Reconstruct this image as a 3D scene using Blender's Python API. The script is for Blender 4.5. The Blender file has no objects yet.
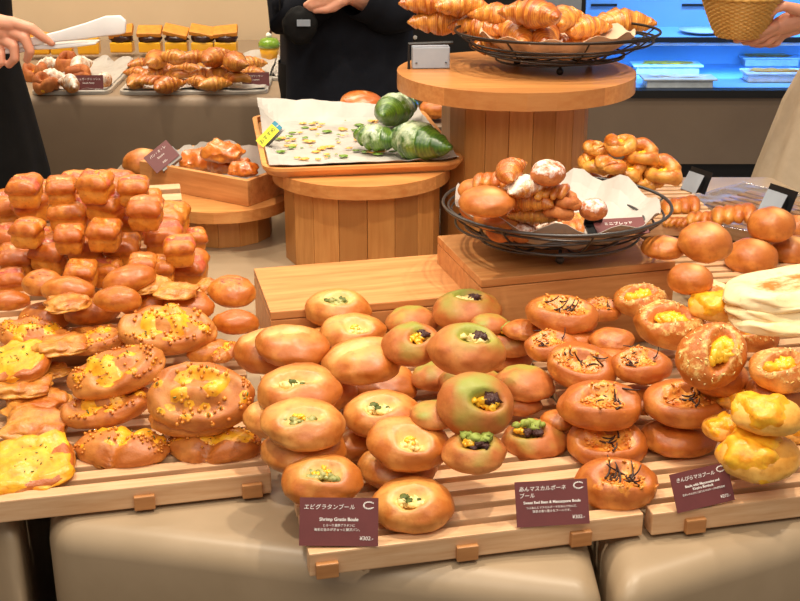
import bpy, bmesh, math, random
import numpy as np
from mathutils import Vector, Matrix, Euler, noise

S = bpy.context.scene
COL = S.collection
R = math.radians
PI = math.pi

# ------------------------------------------------------------------ camera
CAM = Vector((0, 0, 1.5)); PITCH = R(21.0); FPX = 1200.0
cd = bpy.data.cameras.new('camera'); cam = bpy.data.objects.new('camera', cd); COL.objects.link(cam)
cam.location = CAM; cam.rotation_euler = (PI/2 - PITCH, 0, 0)
cd.sensor_width = 36; cd.lens = 36*FPX/800; cd.clip_start = .05; cd.clip_end = 60
S.camera = cam
S.view_settings.view_transform = 'Standard'; S.view_settings.look = 'None'
S.view_settings.gamma = 1; S.view_settings.use_curve_mapping = False
S.view_settings.exposure = 0.08

# ------------------------------------------------------------------ light
w = bpy.data.worlds.new('world'); S.world = w; w.use_nodes = True
bg = w.node_tree.nodes['Background']; bg.inputs[0].default_value = (1.0, .92, .82, 1); bg.inputs[1].default_value = 0.30

def lamp(name, typ, loc, target, energy, color, **kw):
    d = bpy.data.lights.new(name, typ); d.energy = energy; d.color = color
    for k, v in kw.items(): setattr(d, k, v)
    o = bpy.data.objects.new(name, d); COL.objects.link(o); o.location = loc
    o.rotation_euler = (Vector(target) - Vector(loc)).to_track_quat('-Z', 'Y').to_euler()
    return o
WARM = (1.0, .87, .69)
for i, (x, y, e) in enumerate([(-.75, 1.6, 98), (.55, 1.4, 104), (.1, 2.1, 66), (1.1, 2.2, 68), (-.9, 2.9, 44), (-1.0, 3.75, 66), (1.35, 3.5, 90), (1.5, 4.6, 80)]):  # last three are extra spots added to brighten the counter, skirt and case
    lamp('ceiling_spot', 'SPOT', (x, y, 3.0), (x*.75, y + .22, .8), e, WARM, spot_size=R(75), spot_blend=.6, shadow_soft_size=.045)
lamp('front_fill_light', 'AREA', (0, .2, 2.7), (0, 2.2, .8), 34, (1, .90, .75), shape='RECTANGLE', size=2.6, size_y=1.2)  # added frontal fill for the upright faces, not a fitting of the shop
lamp('wall_fill_light', 'AREA', (-1.2, 3.7, 3.0), (-1.2, 4.6, .9), 60, WARM, shape='RECTANGLE', size=3.0, size_y=.3)  # added fill that brightens the beige back wall

# ------------------------------------------------------------------ pixel rays
CP, SP = math.cos(PITCH), math.sin(PITCH)
def ray(u, v):
    t = (300.5 - v)/FPX
    return Vector(((u - 400)/FPX, CP + SP*t, -SP + CP*t))
def at(u, v, z=None, y=None):
    d = ray(u, v)
    k = (z - CAM.z)/d.z if z is not None else y/d.y
    return CAM + d*k
def depth(p): return p[1]*CP + (CAM.z - p[2])*SP

# ------------------------------------------------------------------ helpers
def lin(c):
    return tuple(((x/255)/12.92 if x/255 <= .04045 else ((x/255 + .055)/1.055)**2.4) for x in c)
def col4(c): return (*lin(c), 1)

def mat(name):
    m = bpy.data.materials.new(name); m.use_nodes = True
    nt = m.node_tree; b = nt.nodes['Principled BSDF']
    return m, nt, b
def N(nt, typ, **kw):
    n = nt.nodes.new(typ)
    for k, v in kw.items():
        if k in n.inputs.keys() if hasattr(n.inputs, 'keys') else False: n.inputs[k].default_value = v
        else: setattr(n, k, v)
    return n
def noise_node(nt, scale, detail=4, rough=.55, coord='Object', sc=None):
    tc = N(nt, 'ShaderNodeTexCoord'); n = N(nt, 'ShaderNodeTexNoise')
    n.inputs['Scale'].default_value = scale; n.inputs['Detail'].default_value = detail; n.inputs['Roughness'].default_value = rough
    if sc:
        mp = N(nt, 'ShaderNodeMapping'); mp.inputs['Scale'].default_value = sc
        nt.links.new(tc.outputs[coord], mp.inputs[0]); nt.links.new(mp.outputs[0], n.inputs[0])
    else: nt.links.new(tc.outputs[coord], n.inputs[0])
    return n
def mix(nt, fac, a, b):
    m = N(nt, 'ShaderNodeMix', data_type='RGBA')
    for s, x in ((0, fac), (6, a), (7, b)):
        if hasattr(x, 'is_linked') or isinstance(x, bpy.types.NodeSocket): nt.links.new(x, m.inputs[s])
        else: m.inputs[s].default_value = x
    return m.outputs[2]
def ramp(nt, src, lo, hi):
    m = N(nt, 'ShaderNodeMapRange'); m.inputs[1].default_value = lo; m.inputs[2].default_value = hi
    nt.links.new(src, m.inputs[0]); return m.outputs[0]
def mth(nt, op, a, b):
    m = N(nt, 'ShaderNodeMath', operation=op)
    for s, x in ((0, a), (1, b)):
        if isinstance(x, bpy.types.NodeSocket): nt.links.new(x, m.inputs[s])
        else: m.inputs[s].default_value = x
    return m.outputs[0]
def bump(nt, b, h, strength=.3, dist=.002):
    n = N(nt, 'ShaderNodeBump'); n.inputs['Strength'].default_value = strength; n.inputs['Distance'].default_value = dist
    nt.links.new(h, n.inputs['Height']); nt.links.new(n.outputs[0], b.inputs['Normal'])

def simple(name, c, rough=.5, c2=None, scale=20, metal=0, bumps=0, sc=None, spec=.5, coat=0):
    m, nt, b = mat(name)
    b.inputs['Roughness'].default_value = rough; b.inputs['Metallic'].default_value = metal
    b.inputs['Specular IOR Level'].default_value = spec; b.inputs['Coat Weight'].default_value = coat
    n = noise_node(nt, scale, sc=sc)
    c2 = c2 or tuple(x*.88 for x in c)
    nt.links.new(mix(nt, ramp(nt, n.outputs[0], .3, .7), col4(c), col4(c2)), b.inputs['Base Color'])
    if bumps: bump(nt, b, n.outputs[0], bumps, .003)
    return m

def wood(name, c, c2, along='X', rough=.42, blocks=0, grain=9):
    m, nt, b = mat(name); b.inputs['Roughness'].default_value = rough
    sc = {'X': (1, 11, 11), 'Y': (11, 1, 11), 'Z': (11, 11, 1)}[along]
    n = noise_node(nt, grain, 6, .6, sc=sc); n2 = noise_node(nt, 2.2, 3, sc=tuple(1 if s == 11 else .4 for s in sc))
    oi = N(nt, 'ShaderNodeObjectInfo')
    c_ = mix(nt, ramp(nt, n.outputs[0], .34, .68), col4(c), col4(c2))
    c_ = mix(nt, mth(nt, 'MULTIPLY', ramp(nt, n2.outputs[0], .35, .7), .35), c_, col4(tuple(x*.85 for x in c2)))
    if blocks:
        at_ = N(nt, 'ShaderNodeAttribute', attribute_name='plank')
        c_ = mix(nt, mth(nt, 'MULTIPLY', at_.outputs['Fac'], .8), c_, col4(tuple(x*.78 for x in c2)))
    nt.links.new(c_, b.inputs['Base Color']); bump(nt, b, n.outputs[0], .25, .0012)
    return m

def link(name, me, m=None, parent=None, smooth=False, loc=None):
    o = bpy.data.objects.new(name, me); COL.objects.link(o)
    if m is not None and len(me.materials) == 0: me.materials.append(m)
    if smooth: me.polygons.foreach_set('use_smooth', [True]*len(me.polygons))
    if parent is not None: o.parent = parent
    if loc is not None: o.location = loc
    return o
def mesh(name, verts, faces, attrs=None):
    me = bpy.data.meshes.new(name); me.from_pydata([tuple(map(float, v)) for v in verts], [], [tuple(map(int, f)) for f in faces]); me.update()
    for k, a in (attrs or {}).items():
        at_ = me.attributes.new(k, 'FLOAT', 'POINT'); at_.data.foreach_set('value', np.asarray(a, dtype=np.float32))
    return me
def tag(o, label=None, cat=None, group=None, kind=None):
    if label: o['label'] = label
    if cat: o['category'] = cat
    if group: o['group'] = group
    if kind: o['kind'] = kind
    return o
def empty(name, loc=(0, 0, 0), rz=0, label=None, cat=None, group=None):
    o = bpy.data.objects.new(name, None); COL.objects.link(o); o.empty_display_size = .05
    o.location = loc; o.rotation_euler = (0, 0, rz)
    return tag(o, label, cat, group)

class MB:
    """collects simple shapes into one mesh"""
    def __init__(s): s.v = []; s.f = []; s.a = []
    def add(s, v, f, a=0.0):
        k = len(s.v); s.v += [tuple(x) for x in v]; s.f += [tuple(i + k for i in q) for q in f]; s.a += [a]*len(v); return s
    def box(s, c, d, rot=None, a=0.0, bev=0):
        bm = bmesh.new(); bmesh.ops.create_cube(bm, size=1)
        for v in bm.verts: v.co = Vector((v.co.x*d[0], v.co.y*d[1], v.co.z*d[2]))
        if bev: bmesh.ops.bevel(bm, geom=bm.edges[:], offset=bev, segments=2, affect='EDGES', profile=.6)
        M = rot.to_4x4() if rot is not None else Matrix()
        bm.verts.index_update()
        s.add([M @ v.co + Vector(c) for v in bm.verts], [[v.index for v in f.verts] for f in bm.faces], a); bm.free(); return s
    def tube(s, pts, r, n=8, closed=False, cap=True, flat=None):
        pts = [Vector(p) for p in pts]; k = len(pts); rr = r if hasattr(r, '__len__') else [r]*k
        V = []; up0 = None
        for i, p in enumerate(pts):
            t = (pts[(i+1) % k] - pts[i-1]) if closed else (pts[min(i+1, k-1)] - pts[max(i-1, 0)])
            t.normalize()
            if up0 is None:
                up0 = Vector((0, 0, 1)) if abs(t.z) < .9 else Vector((1, 0, 0))
            a = t.cross(up0); a.normalize(); b = a.cross(t); up0 = b
            for j in range(n):
                q = 2*PI*j/n; fl = flat or (1, 1)
                V.append(p + (a*math.cos(q)*fl[0] + b*math.sin(q)*fl[1])*rr[i])
        F = []
        for i in range(k if closed else k-1):
            for j in range(n):
                A = i*n + j; B = i*n + (j+1) % n; i2 = (i+1) % k
                F.append((A, B, i2*n + (j+1) % n, i2*n + j))
        if cap and not closed:
            F.append(tuple(range(n))[::-1]); F.append(tuple((k-1)*n + j for j in range(n)))
        return s.add(V, F)
    def lathe(s, prof, n=48, c=(0, 0, 0), sx=1, sy=1):
        V = [(c[0] + r*math.cos(2*PI*j/n)*sx, c[1] + r*math.sin(2*PI*j/n)*sy, c[2] + z) for r, z in prof for j in range(n)]
        F = [(i*n + j, i*n + (j+1) % n, (i+1)*n + (j+1) % n, (i+1)*n + j) for i in range(len(prof)-1) for j in range(n)]
        if prof[0][0] > 1e-6: F.append(tuple(range(n))[::-1])
        if prof[-1][0] > 1e-6: F.append(tuple((len(prof)-1)*n + j for j in range(n)))
        return s.add(V, F)
    def mesh(s, name): return mesh(name, s.v, s.f, {'plank': s.a})
    def build(s, name, m, parent=None, smooth=False, loc=None): return link(name, s.mesh(name), m, parent, smooth, loc)

def prism(poly, z0, z1, bev=0, seg=4):
    bm = bmesh.new(); bot = [bm.verts.new((x, y, z0)) for x, y in poly]; f = bm.faces.new(bot)
    r = bmesh.ops.extrude_face_region(bm, geom=[f])
    for v in r['geom']:
        if isinstance(v, bmesh.types.BMVert): v.co.z = z1
    bmesh.ops.recalc_face_normals(bm, faces=bm.faces[:])
    if bev: bmesh.ops.bevel(bm, geom=[e for e in bm.edges if max(v.co.z for v in e.verts) > z0 + 1e-5], offset=bev, segments=seg, affect='EDGES', profile=.5)
    me = bpy.data.meshes.new('prism'); bm.to_mesh(me); bm.free(); return me

def fbm(p, s, seed=0, octv=3):
    q = Vector((p[0]*s + seed*7.31, p[1]*s - seed*3.77, p[2]*s + seed*1.93))
    return noise.fractal(q, 1.0, 2.0, octv)
def nz(P, s, seed=0, octv=2): return np.array([fbm(p, s, seed, octv) for p in P])
def sstep(x, a, b):
    t = np.clip((x - a)/(b - a), 0, 1); return t*t*(3 - 2*t)

_ico = {}
def ico(sub):
    if sub not in _ico:
        bm = bmesh.new(); bmesh.ops.create_icosphere(bm, subdivisions=sub, radius=1)
        bm.verts.index_update()
        _ico[sub] = (np.array([v.co[:] for v in bm.verts]), [tuple(v.index for v in f.verts) for f in bm.faces]); bm.free()
    V, F = _ico[sub]; return V.copy(), F
# ------------------------------------------------------------------ bread materials
def crust_mat(name, pale, brown, second=None, rough=.45, coat=.08, sec_noise=0, bmp=.35, bscale=26):
    """pale dough -> browned crust by the 'bake' attribute, a second colour by 'dust' (cheese, matcha, flour...)"""
    if ('glaze' not in name or name == 'glazed_crust') and 'flat' not in name:
        brown = (brown[0]*.95, brown[1]*.945, brown[2]*.80); pale = (pale[0]*.99, pale[1]*.94, pale[2]*.85)
    m, nt, b = mat(name); b.inputs['Roughness'].default_value = rough
    b.inputs['Coat Weight'].default_value = coat; b.inputs['Coat Roughness'].default_value = .3
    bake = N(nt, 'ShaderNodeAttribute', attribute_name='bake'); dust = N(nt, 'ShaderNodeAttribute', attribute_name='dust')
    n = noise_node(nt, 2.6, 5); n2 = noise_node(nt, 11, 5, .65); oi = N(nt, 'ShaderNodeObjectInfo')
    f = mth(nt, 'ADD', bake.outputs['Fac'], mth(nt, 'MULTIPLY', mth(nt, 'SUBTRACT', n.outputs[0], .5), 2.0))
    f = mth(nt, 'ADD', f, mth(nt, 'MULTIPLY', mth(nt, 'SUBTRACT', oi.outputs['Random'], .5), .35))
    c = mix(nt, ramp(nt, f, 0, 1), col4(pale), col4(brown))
    c = mix(nt, mth(nt, 'MULTIPLY', ramp(nt, n2.outputs[0], .52, .72), .45), c, col4((brown[0]*.84, brown[1]*.74, brown[2]*.62)))
    if second:
        g = dust.outputs['Fac']
        if sec_noise:
            n3 = noise_node(nt, sec_noise, 5, .65)
            g = ramp(nt, mth(nt, 'ADD', g, mth(nt, 'MULTIPLY', mth(nt, 'SUBTRACT', n3.outputs[0], .5), 1.6)), .35, .75)
        c = mix(nt, g, c, col4(second))
    nt.links.new(c, b.inputs['Base Color'])
    nb = noise_node(nt, bscale*.5, 5, .6); bump(nt, b, nb.outputs[0], bmp, .004)
    return m
PALE, BROWN = (240, 190, 118), (206, 122, 50)
MT = {}
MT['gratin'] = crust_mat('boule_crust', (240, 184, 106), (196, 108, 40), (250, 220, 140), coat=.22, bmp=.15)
MT['matcha'] = crust_mat('matcha_crust', (226, 160, 92), (192, 108, 54), (146, 160, 60), rough=.55, bmp=.15)
MT['kinpira'] = crust_mat('kinpira_crust', (236, 168, 84), (188, 100, 36), (224, 140, 50), sec_noise=9, bmp=.25, coat=.2)
MT['cheese'] = crust_mat('cheese_boule_crust', (242, 186, 104), (198, 108, 38), (248, 214, 130), sec_noise=11, bmp=.3)
MT['yellow'] = crust_mat('pale_boule_crust', (250, 208, 118), (228, 150, 52), (250, 200, 70), bmp=.15)
MT['bun'] = crust_mat('bun_crust', (232, 158, 78), (190, 104, 38), (250, 220, 150), rough=.45, bmp=.2, coat=.15)
MT['corn'] = crust_mat('corn_bread_crust', (240, 176, 96), (194, 108, 44), (228, 150, 56), sec_noise=8, bmp=.3, coat=.15)
MT['loaf'] = crust_mat('loaf_crust', (242, 168, 64), (196, 100, 30), (250, 214, 140), rough=.38, coat=.25, bmp=.4, bscale=12)
MT['roll'] = crust_mat('roll_crust', (236, 164, 72), (196, 104, 32), (140, 60, 20), rough=.38, coat=.25, sec_noise=6, bmp=.2)
MT['flat'] = crust_mat('flatbread_crust', (246, 226, 180), (236, 198, 132), (206, 112, 34), sec_noise=8, rough=.6, bmp=.2)
MT['flaky'] = crust_mat('flaky_pastry', (244, 188, 92), (190, 98, 30), (246, 232, 214), sec_noise=7, rough=.36, coat=.3, bmp=.5, bscale=18)
MT['croissant'] = crust_mat('croissant_crust', (246, 180, 80), (176, 82, 20), (250, 238, 216), rough=.3, coat=.45, bmp=.4, bscale=16)
MT['dusted'] = crust_mat('sugar_dusted_crust', (222, 148, 84), (180, 96, 48), (244, 226, 216), sec_noise=7, rough=.7)
MT['green'] = crust_mat('matcha_croissant_glaze', (116, 152, 44), (50, 88, 28), (190, 204, 168), sec_noise=8, rough=.22, coat=.5, bmp=.4)
MT['glazed'] = crust_mat('glazed_crust', (240, 160, 60), (206, 104, 34), (250, 210, 150), rough=.16, coat=.9, sec_noise=8)
MT['cream'] = simple('cream_filling', (246, 226, 168), .45, (226, 190, 96), 9, bumps=.4)
MT['green_cream'] = simple('herb_cream_filling', (196, 190, 120), .45, (110, 116, 48), 12, bumps=.5)
MT['beanpaste'] = simple('red_bean_paste', (84, 40, 34), .4, (52, 24, 24), 60, bumps=.6)
MT['custard'] = simple('yellow_custard', (250, 196, 44), .28, (236, 160, 28), 6, coat=.3)
MT['cheddar'] = simple('melted_yellow_cheese', (248, 192, 46), .35, (230, 140, 22), 7, bumps=.6)
MT['gratcheese'] = simple('toasted_cheese', (240, 170, 70), .32, (198, 92, 26), 8, bumps=.6)
MT['burdock'] = simple('burdock_strip', (70, 36, 22), .5, (40, 20, 14), 80)
MT['kernel'] = simple('toasted_corn', (240, 168, 48), .3, (190, 96, 28), 5, coat=.4)
MT['bacon'] = simple('crisp_bacon', (186, 62, 42), .35, (220, 118, 78), 7, bumps=.5, coat=.2)
MT['herb'] = simple('chopped_parsley', (112, 118, 48), .6, (70, 84, 28), 9)
MT['white'] = simple('white_cream', (250, 246, 236), .4)
MT['chocolate'] = simple('chocolate_cream', (74, 40, 30), .35, (46, 24, 18), 40, bumps=.3)
MT['biscuit'] = simple('biscuit', (226, 152, 48), .55, (204, 126, 34), 60, bumps=.3)
MT['matcha_glaze'] = simple('green_glaze', (140, 176, 50), .2, (100, 140, 30), 30, coat=.6)

# ------------------------------------------------------------------ bread meshes (unit width)
def finish(name, V, F, bake, dust=None):
    return mesh(name, V, F, {'bake': bake, 'dust': np.zeros(len(V)) if dust is None else dust})
def blob(seed, dims, flat=.72, lump=.05, sub=4, p=2.0):
    V, F = ico(sub); n = V.copy()
    if p != 2.0:
        k = (np.abs(n)**p).sum(1)**(1/p); n = n/k[:, None]
    P = n*np.array(dims)
    P *= (1 + lump*1.5*nz(V, 1.3, seed) + lump*.5*nz(V, 3.4, seed + 40))[:, None]
    low = P[:, 2] < 0; P[low, 2] *= flat
    lim = -dims[2]*flat*.82
    P[:, 2] = np.where(P[:, 2] < lim, lim + (P[:, 2] - lim)*.25, P[:, 2])
    return V, F, P
def dimple(V, P, x0, y0, rx, ry, ang, d, rim=.0):
    c, s = math.cos(ang), math.sin(ang)
    x, y = P[:, 0] - x0, P[:, 1] - y0
    a, b = (x*c + y*s)/rx, (-x*s + y*c)/ry
    q = a*a + b*b; g = np.exp(-q**1.5)*(V[:, 2] > -.1)
    P[:, 2] -= d*g
    if rim: P[:, 2] += rim*np.exp(-(np.sqrt(q) - 1.35)**2/.12)*(V[:, 2] > 0)
    return g
def bakef(V, seed, lo=.25):
    return np.clip(lo + .75*sstep(V[:, 2], -.55, .45) + .25*nz(V, 2.2, seed + 9), 0, 1.1)
def shell(name, V, F, P, msk, th, seed, thr=.35, freq=7, m=None):
    """a crust of topping lying on the bread where msk > thr, thick in the middle and thin at its edge"""
    nrm = P - P.mean(0)*0; c = P/np.linalg.norm(P, axis=1)[:, None]; c[:, 2] += .6; c /= np.linalg.norm(c, axis=1)[:, None]
    h = th*sstep(msk, thr - .05, thr + .35)*(1 + .6*nz(P, freq, seed)) - .004
    Q = P + c*h[:, None]
    keep = [f for f in F if max(msk[list(f)]) > thr]
    used = sorted({i for f in keep for i in f}); ix = {i: k for k, i in enumerate(used)}
    me = mesh(name, Q[used], [tuple(ix[i] for i in f) for f in keep]); me.materials.append(m); return me
def crumbs(name, V, P, msk, n, size, seed, m, shape=(1, 1, .6), sub=1, thr=.4):
    rnd = random.Random(seed); b = MB(); B, BF = ico(sub); idx = [i for i in range(len(V)) if msk[i] > thr]
    for _ in range(n):
        if not idx: break
        i = rnd.choice(idx); s = size*rnd.uniform(.7, 1.3)
        M = Euler((rnd.uniform(-.6, .6), rnd.uniform(-.6, .6), rnd.uniform(0, 6))).to_matrix()
        b.add([Vector(P[i]) + M @ Vector((v[0]*s*shape[0], v[1]*s*shape[1], v[2]*s*shape[2])) for v in B], BF)
    me = b.mesh(name); me.materials.append(m); return me
def clump(name, c, dims, n, seed, m, r=.05):
    rnd = random.Random(seed); b = MB(); B, BF = ico(2)
    for _ in range(n):
        o = Vector((rnd.gauss(0, .45)*dims[0], rnd.gauss(0, .45)*dims[1], rnd.uniform(-.4, .5)*dims[2])) + Vector(c)
        s = r*rnd.uniform(.7, 1.35); q = Vector((rnd.uniform(.8, 1.4), rnd.uniform(.8, 1.4), rnd.uniform(.6, 1)))
        k = rnd.random()*9; b.add([o + Vector((v[0]*s*q.x, v[1]*s*q.y, v[2]*s*q.z))*(1 + .75*fbm(v, 1.6, seed + k)) for v in B], BF)
    me = b.mesh(name); me.materials.append(m); return me

def b_gratin(seed, hole=True, slit=False):
    rnd = random.Random(seed); D = (.5, rnd.uniform(.40, .45), rnd.uniform(.24, .27))
    V, F, P = blob(seed, D, .85, .055)
    kids = []; dust = np.zeros(len(V))
    if hole:
        ang = rnd.uniform(-.4, .4); rx, ry = (.24, .085) if slit else (.19, .125)
        x0, y0 = rnd.uniform(-.06, .08), rnd.uniform(-.16, -.08)
        g = dimple(V, P + .05*nz(P, 5, seed)[:, None], x0, y0, rx, ry, ang, 0); g = g*(1 + .5*nz(P, 5, seed)); P[:, 2] -= .15*g
        dimple(V, P, x0, y0, rx, ry, ang, 0, .025); dust = sstep(g, .03, .45)*(.55 + .6*nz(P, 3, seed))
        k = int(np.argmin((P[:, 0] - x0)**2 + (P[:, 1] - y0)**2 - .2*(V[:, 2] > 0))); z = P[k, 2]
        kids.append(('filling', clump('filling', (x0, y0, z + .035), (rx*.85, ry*.8, .04), 20, seed, MT['green_cream' if seed % 2 else 'cream'], .044)))
        kids.append(('herb_garnish', clump('herb_garnish', (x0 - .02, y0 + .02, z + .07), (rx*.7, ry*.6, .03), 6, seed + 5, MT['herb' if seed % 3 else 'custard'], .032)))
    else:
        x0 = rnd.uniform(-.12, .05); q = (P[:, 1] + .02 - .3*(P[:, 0] - x0) + .05*nz(P, 4, seed))/.05
        g = np.exp(-q*q)*(V[:, 2] > .05)*sstep(-np.abs(P[:, 0] - x0), -.34, -.12); P[:, 2] -= .035*g; dust = g*.6
        P[:, 2] += .03*sstep(q, 0, 1.5)*sstep(-q, -6, -1)*(V[:, 2] > 0)
    bake = np.clip(bakef(V, seed, .1)*.55 + .5*sstep(np.hypot(V[:, 0], V[:, 1]), .45, .95), 0, 1.05)  # paler top: partly torn crust, partly a highlight painted into the colour
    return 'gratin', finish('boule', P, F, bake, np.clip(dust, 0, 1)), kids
def b_matcha(seed, hole=True):
    rnd = random.Random(seed); D = (.5, .45, rnd.uniform(.28, .31)); V, F, P = blob(seed, D, .85, .05)
    kids = []; x0, y0 = rnd.uniform(.0, .12), rnd.uniform(-.1, .02)
    g = np.zeros(len(V))
    if hole:
        g = dimple(V, P, x0, y0, .19, .12, rnd.uniform(-.5, .5), .19, .03); z = D[2] - .10
        kids.append(('mascarpone_filling', clump('mascarpone_filling', (x0 - .02, y0, z), (.15, .09, .05), 12, seed, MT['cream' if seed % 2 else 'custard'], .052)))
        kids.append(('red_bean_filling', clump('red_bean_filling', (x0 + .07, y0 + .02, z + .03), (.08, .06, .04), 7, seed + 3, MT['beanpaste'], .048)))
    d = np.sqrt((P[:, 0] - x0 + .1)**2 + (P[:, 1] - y0 - .08)**2)
    dust = np.clip(1.0 - d*2.2 + .9*nz(P, 2.6, seed), 0, .85)*(V[:, 2] > .15)*sstep(V[:, 2], .15, .5)
    return 'matcha', finish('matcha_boule', P, F, bakef(V, seed), dust), kids
def b_matchatop(seed):
    """opened top: a green lid lifted by its filling"""
    rnd = random.Random(seed); D = (.5, .45, .28); V, F, P = blob(seed, D, .85, .05)
    x0, y0 = rnd.uniform(-.08, .04), -.06
    g = dimple(V, P, x0, y0, .24, .15, .1, .12, .02)
    kids = [('red_bean_filling', clump('red_bean_filling', (x0 + .05, y0 - .02, D[2] - .03), (.16, .10, .05), 12, seed + 3, MT['beanpaste'], .055)),
            ('mascarpone_filling', clump('mascarpone_filling', (x0 - .1, y0 - .02, D[2] - .03), (.1, .1, .04), 8, seed, MT['custard'], .05)),
            ('green_cap', clump('green_cap', (x0, y0 + .06, D[2] + .02), (.2, .08, .04), 12, seed + 7, MATCHA, .07))]
    dust = np.clip(.85 - np.hypot(P[:, 0] - x0, P[:, 1] - y0)*2.2 + .7*nz(P, 3, seed), 0, .8)*(V[:, 2] > .2)
    return 'matcha', finish('matcha_boule', P, F, bakef(V, seed), dust), kids
MATCHA = simple('matcha_cap', (166, 182, 84), .65, (128, 136, 50), 8, bumps=.4)
def strips(seed, P, V, n, c, spread, L=.2):
    rnd = random.Random(seed); b = MB()
    top = P[V[:, 2] > .3]
    for _ in range(n):
        x, y = c[0] + rnd.gauss(0, spread), c[1] + rnd.gauss(0, spread*.6)
        k = np.argmin((top[:, 0] - x)**2 + (top[:, 1] - y)**2); z = top[k, 2] + .012
        a = rnd.uniform(0, 2*PI); l = L*rnd.uniform(.5, 1.1); up = rnd.choice([0, 0, .05, .12])
        pts = [(x + math.cos(a + .6*t)*l*(t - .4), y + math.sin(a + .6*t)*l*(t - .4), z + up*t*t*1.3 + .01*math.sin(5*t)) for t in np.linspace(0, 1, 7)]
        b.tube(pts, [.015*(1 - .5*t) for t in np.linspace(0, 1, 7)], 5)
    me = b.mesh('burdock_strips'); me.materials.append(MT['burdock']); return me
def b_kinpira(seed, topping=True, tall=False):
    rnd = random.Random(seed); D = (.5, .42, .30 if tall else rnd.uniform(.22, .25)); V, F, P = blob(seed, D, .88, .05)
    x0, y0 = rnd.uniform(-.06, .06), rnd.uniform(-.14, -.06)
    kids = []; dust = np.zeros(len(V))
    if topping:
        dimple(V, P, x0, y0, .28, .16, 0, .10, .035); P[:, 2] += .012*nz(P, 6, seed)*(V[:, 2] > .3)
        msk = np.clip(1.15 - np.hypot((P[:, 0] - x0)/.36, (P[:, 1] - y0)/.25)**1.6 + .9*nz(P, 5, seed), 0, 1)*(V[:, 2] > .1)
        dust = np.clip(msk*1.2, 0, 1)
        kids.append(('melted_cheese', shell('melted_cheese', V, F, P, msk, .028, seed, .5, 9, MT['gratcheese'])))
        kids.append(('grated_cheese', crumbs('grated_cheese', V, P + np.array([0, 0, .02]), msk, 60, .02, seed, MT['gratcheese'], (1.8, .8, .6), thr=.5)))
        kids.append(('burdock_strips', strips(seed, P, V, 9 if not tall else 18, (x0, y0), .12 if not tall else .09, .2 if not tall else .28)))
    return 'kinpira', finish('burdock_boule', P, F, bakef(V, seed, .3), dust), kids
def b_cheese(seed, slit=.3):
    rnd = random.Random(seed); D = (.5, .44, .30); V, F, P = blob(seed, D, .85, .045)
    x0, y0, ang = rnd.uniform(-.04, .1), -.08, rnd.uniform(.2, .5)
    g = dimple(V, P, x0, y0, slit, .13, ang, .19, .04)
    fl = [('cheese_filling', clump('cheese_filling', (x0, y0, D[2] - .13), (slit*.6, .085, .03), 26, seed, MT['custard'], .075))]
    msk = sstep(V[:, 2], .1, .55)*(1 - g); dust = msk*(.42 + .25*nz(V, 1.7, seed + 2))
    fl.append(('grated_cheese', crumbs('grated_cheese', V, P, msk, 42, .014, seed, MT['cream'], (2.4, .7, .5), thr=.6)))
    return 'cheese', finish('cheese_boule', P, F, bakef(V, seed), dust), fl
def b_yellow(seed):
    V, F, P = blob(seed, (.5, .4, .26), .85, .06)
    msk = np.clip(.95 + .2*V[:, 2] - np.hypot((P[:, 0] + .16)/.42, (P[:, 1] + .05)/.42)**1.5 + .8*nz(P, 4, seed), 0, 1)*(V[:, 2] > -.4)
    kids = [('melted_cheese', shell('melted_cheese', V, F, P, msk, .08, seed, .4, 8, MT['cheddar']))]
    return 'yellow', finish('cheese_topped_boule', P, F, bakef(V, seed, .1)*.8, np.zeros(len(V))), kids
def b_bun(seed, dusted=False, h=.36):
    V, F, P = blob(seed, (.5, .48, h), .85, .035); du = np.zeros(len(V))
    if not dusted: du = .5*np.exp(-((P[:, 0] - .1)**2 + (P[:, 1] + .1)**2)/.02)*(V[:, 2] > 0)  # plain bun: one soft pale spot on its upper side
    else: du = sstep(V[:, 2], -.1, .5)*(.55 + .3*nz(V, 2, seed))
    return ('dusted' if dusted else 'bun'), finish('round_bun', P, F, bakef(V, seed, .3), du), []
def b_corn(seed, lobes=False):
    rnd = random.Random(seed); V, F, P = blob(seed, (.5, .30 if not lobes else .27, .17 if not lobes else .19), .85, .06)
    if lobes:
        q = np.exp(-((P[:, 0] - .02 - .35*P[:, 1])/.06)**2); P[:, 2] -= .10*q*(V[:, 2] > -.2); P[:, 1] *= 1 - .2*q
        msk = np.clip(.5 + .9*nz(P, 5, seed) + .5*np.exp(-((P[:, 0] - .05 - .5*P[:, 1])/.12)**2) - .9*(V[:, 1] < -.3)*sstep(-V[:, 1], .2, .6), 0, 1)*sstep(V[:, 2], .0, .4)
    else:
        r = np.hypot(P[:, 0]/.5, P[:, 1]/.3)
        g = np.exp(-((r - .5 - .25*nz(P, 4, seed))/.16)**2)*(V[:, 2] > 0); P[:, 2] -= .06*g; P[:, 2] += .035*nz(P, 5, seed + 3)*(V[:, 2] > .2)
        msk = np.clip(.55*g + 1.7*nz(P, 7, seed) + .12, 0, 1)*sstep(V[:, 2], .05, .35)*sstep(-r, -1.0, -.8)
    kids = [('melted_cheese', shell('melted_cheese', V, F, P, msk, .03, seed, .66, 8, MT['cheddar'])),
            ('corn_kernels', crumbs('corn_kernels', V, P + np.array([0, 0, .014]), sstep(msk, .02, .3)*(V[:, 2] > .1), 90, .019, seed, MT['kernel'], (1, .9, .75), 1, .4)),
            ('herb_garnish', crumbs('herb_garnish', V, P + np.array([0, 0, .035]), msk, 9, .012, seed + 4, MT['herb'], (1.5, .6, .4), 1, .7))]
    return 'corn', finish('corn_bread', P, F, bakef(V, seed, .2)*.9, msk*.75), kids
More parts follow.
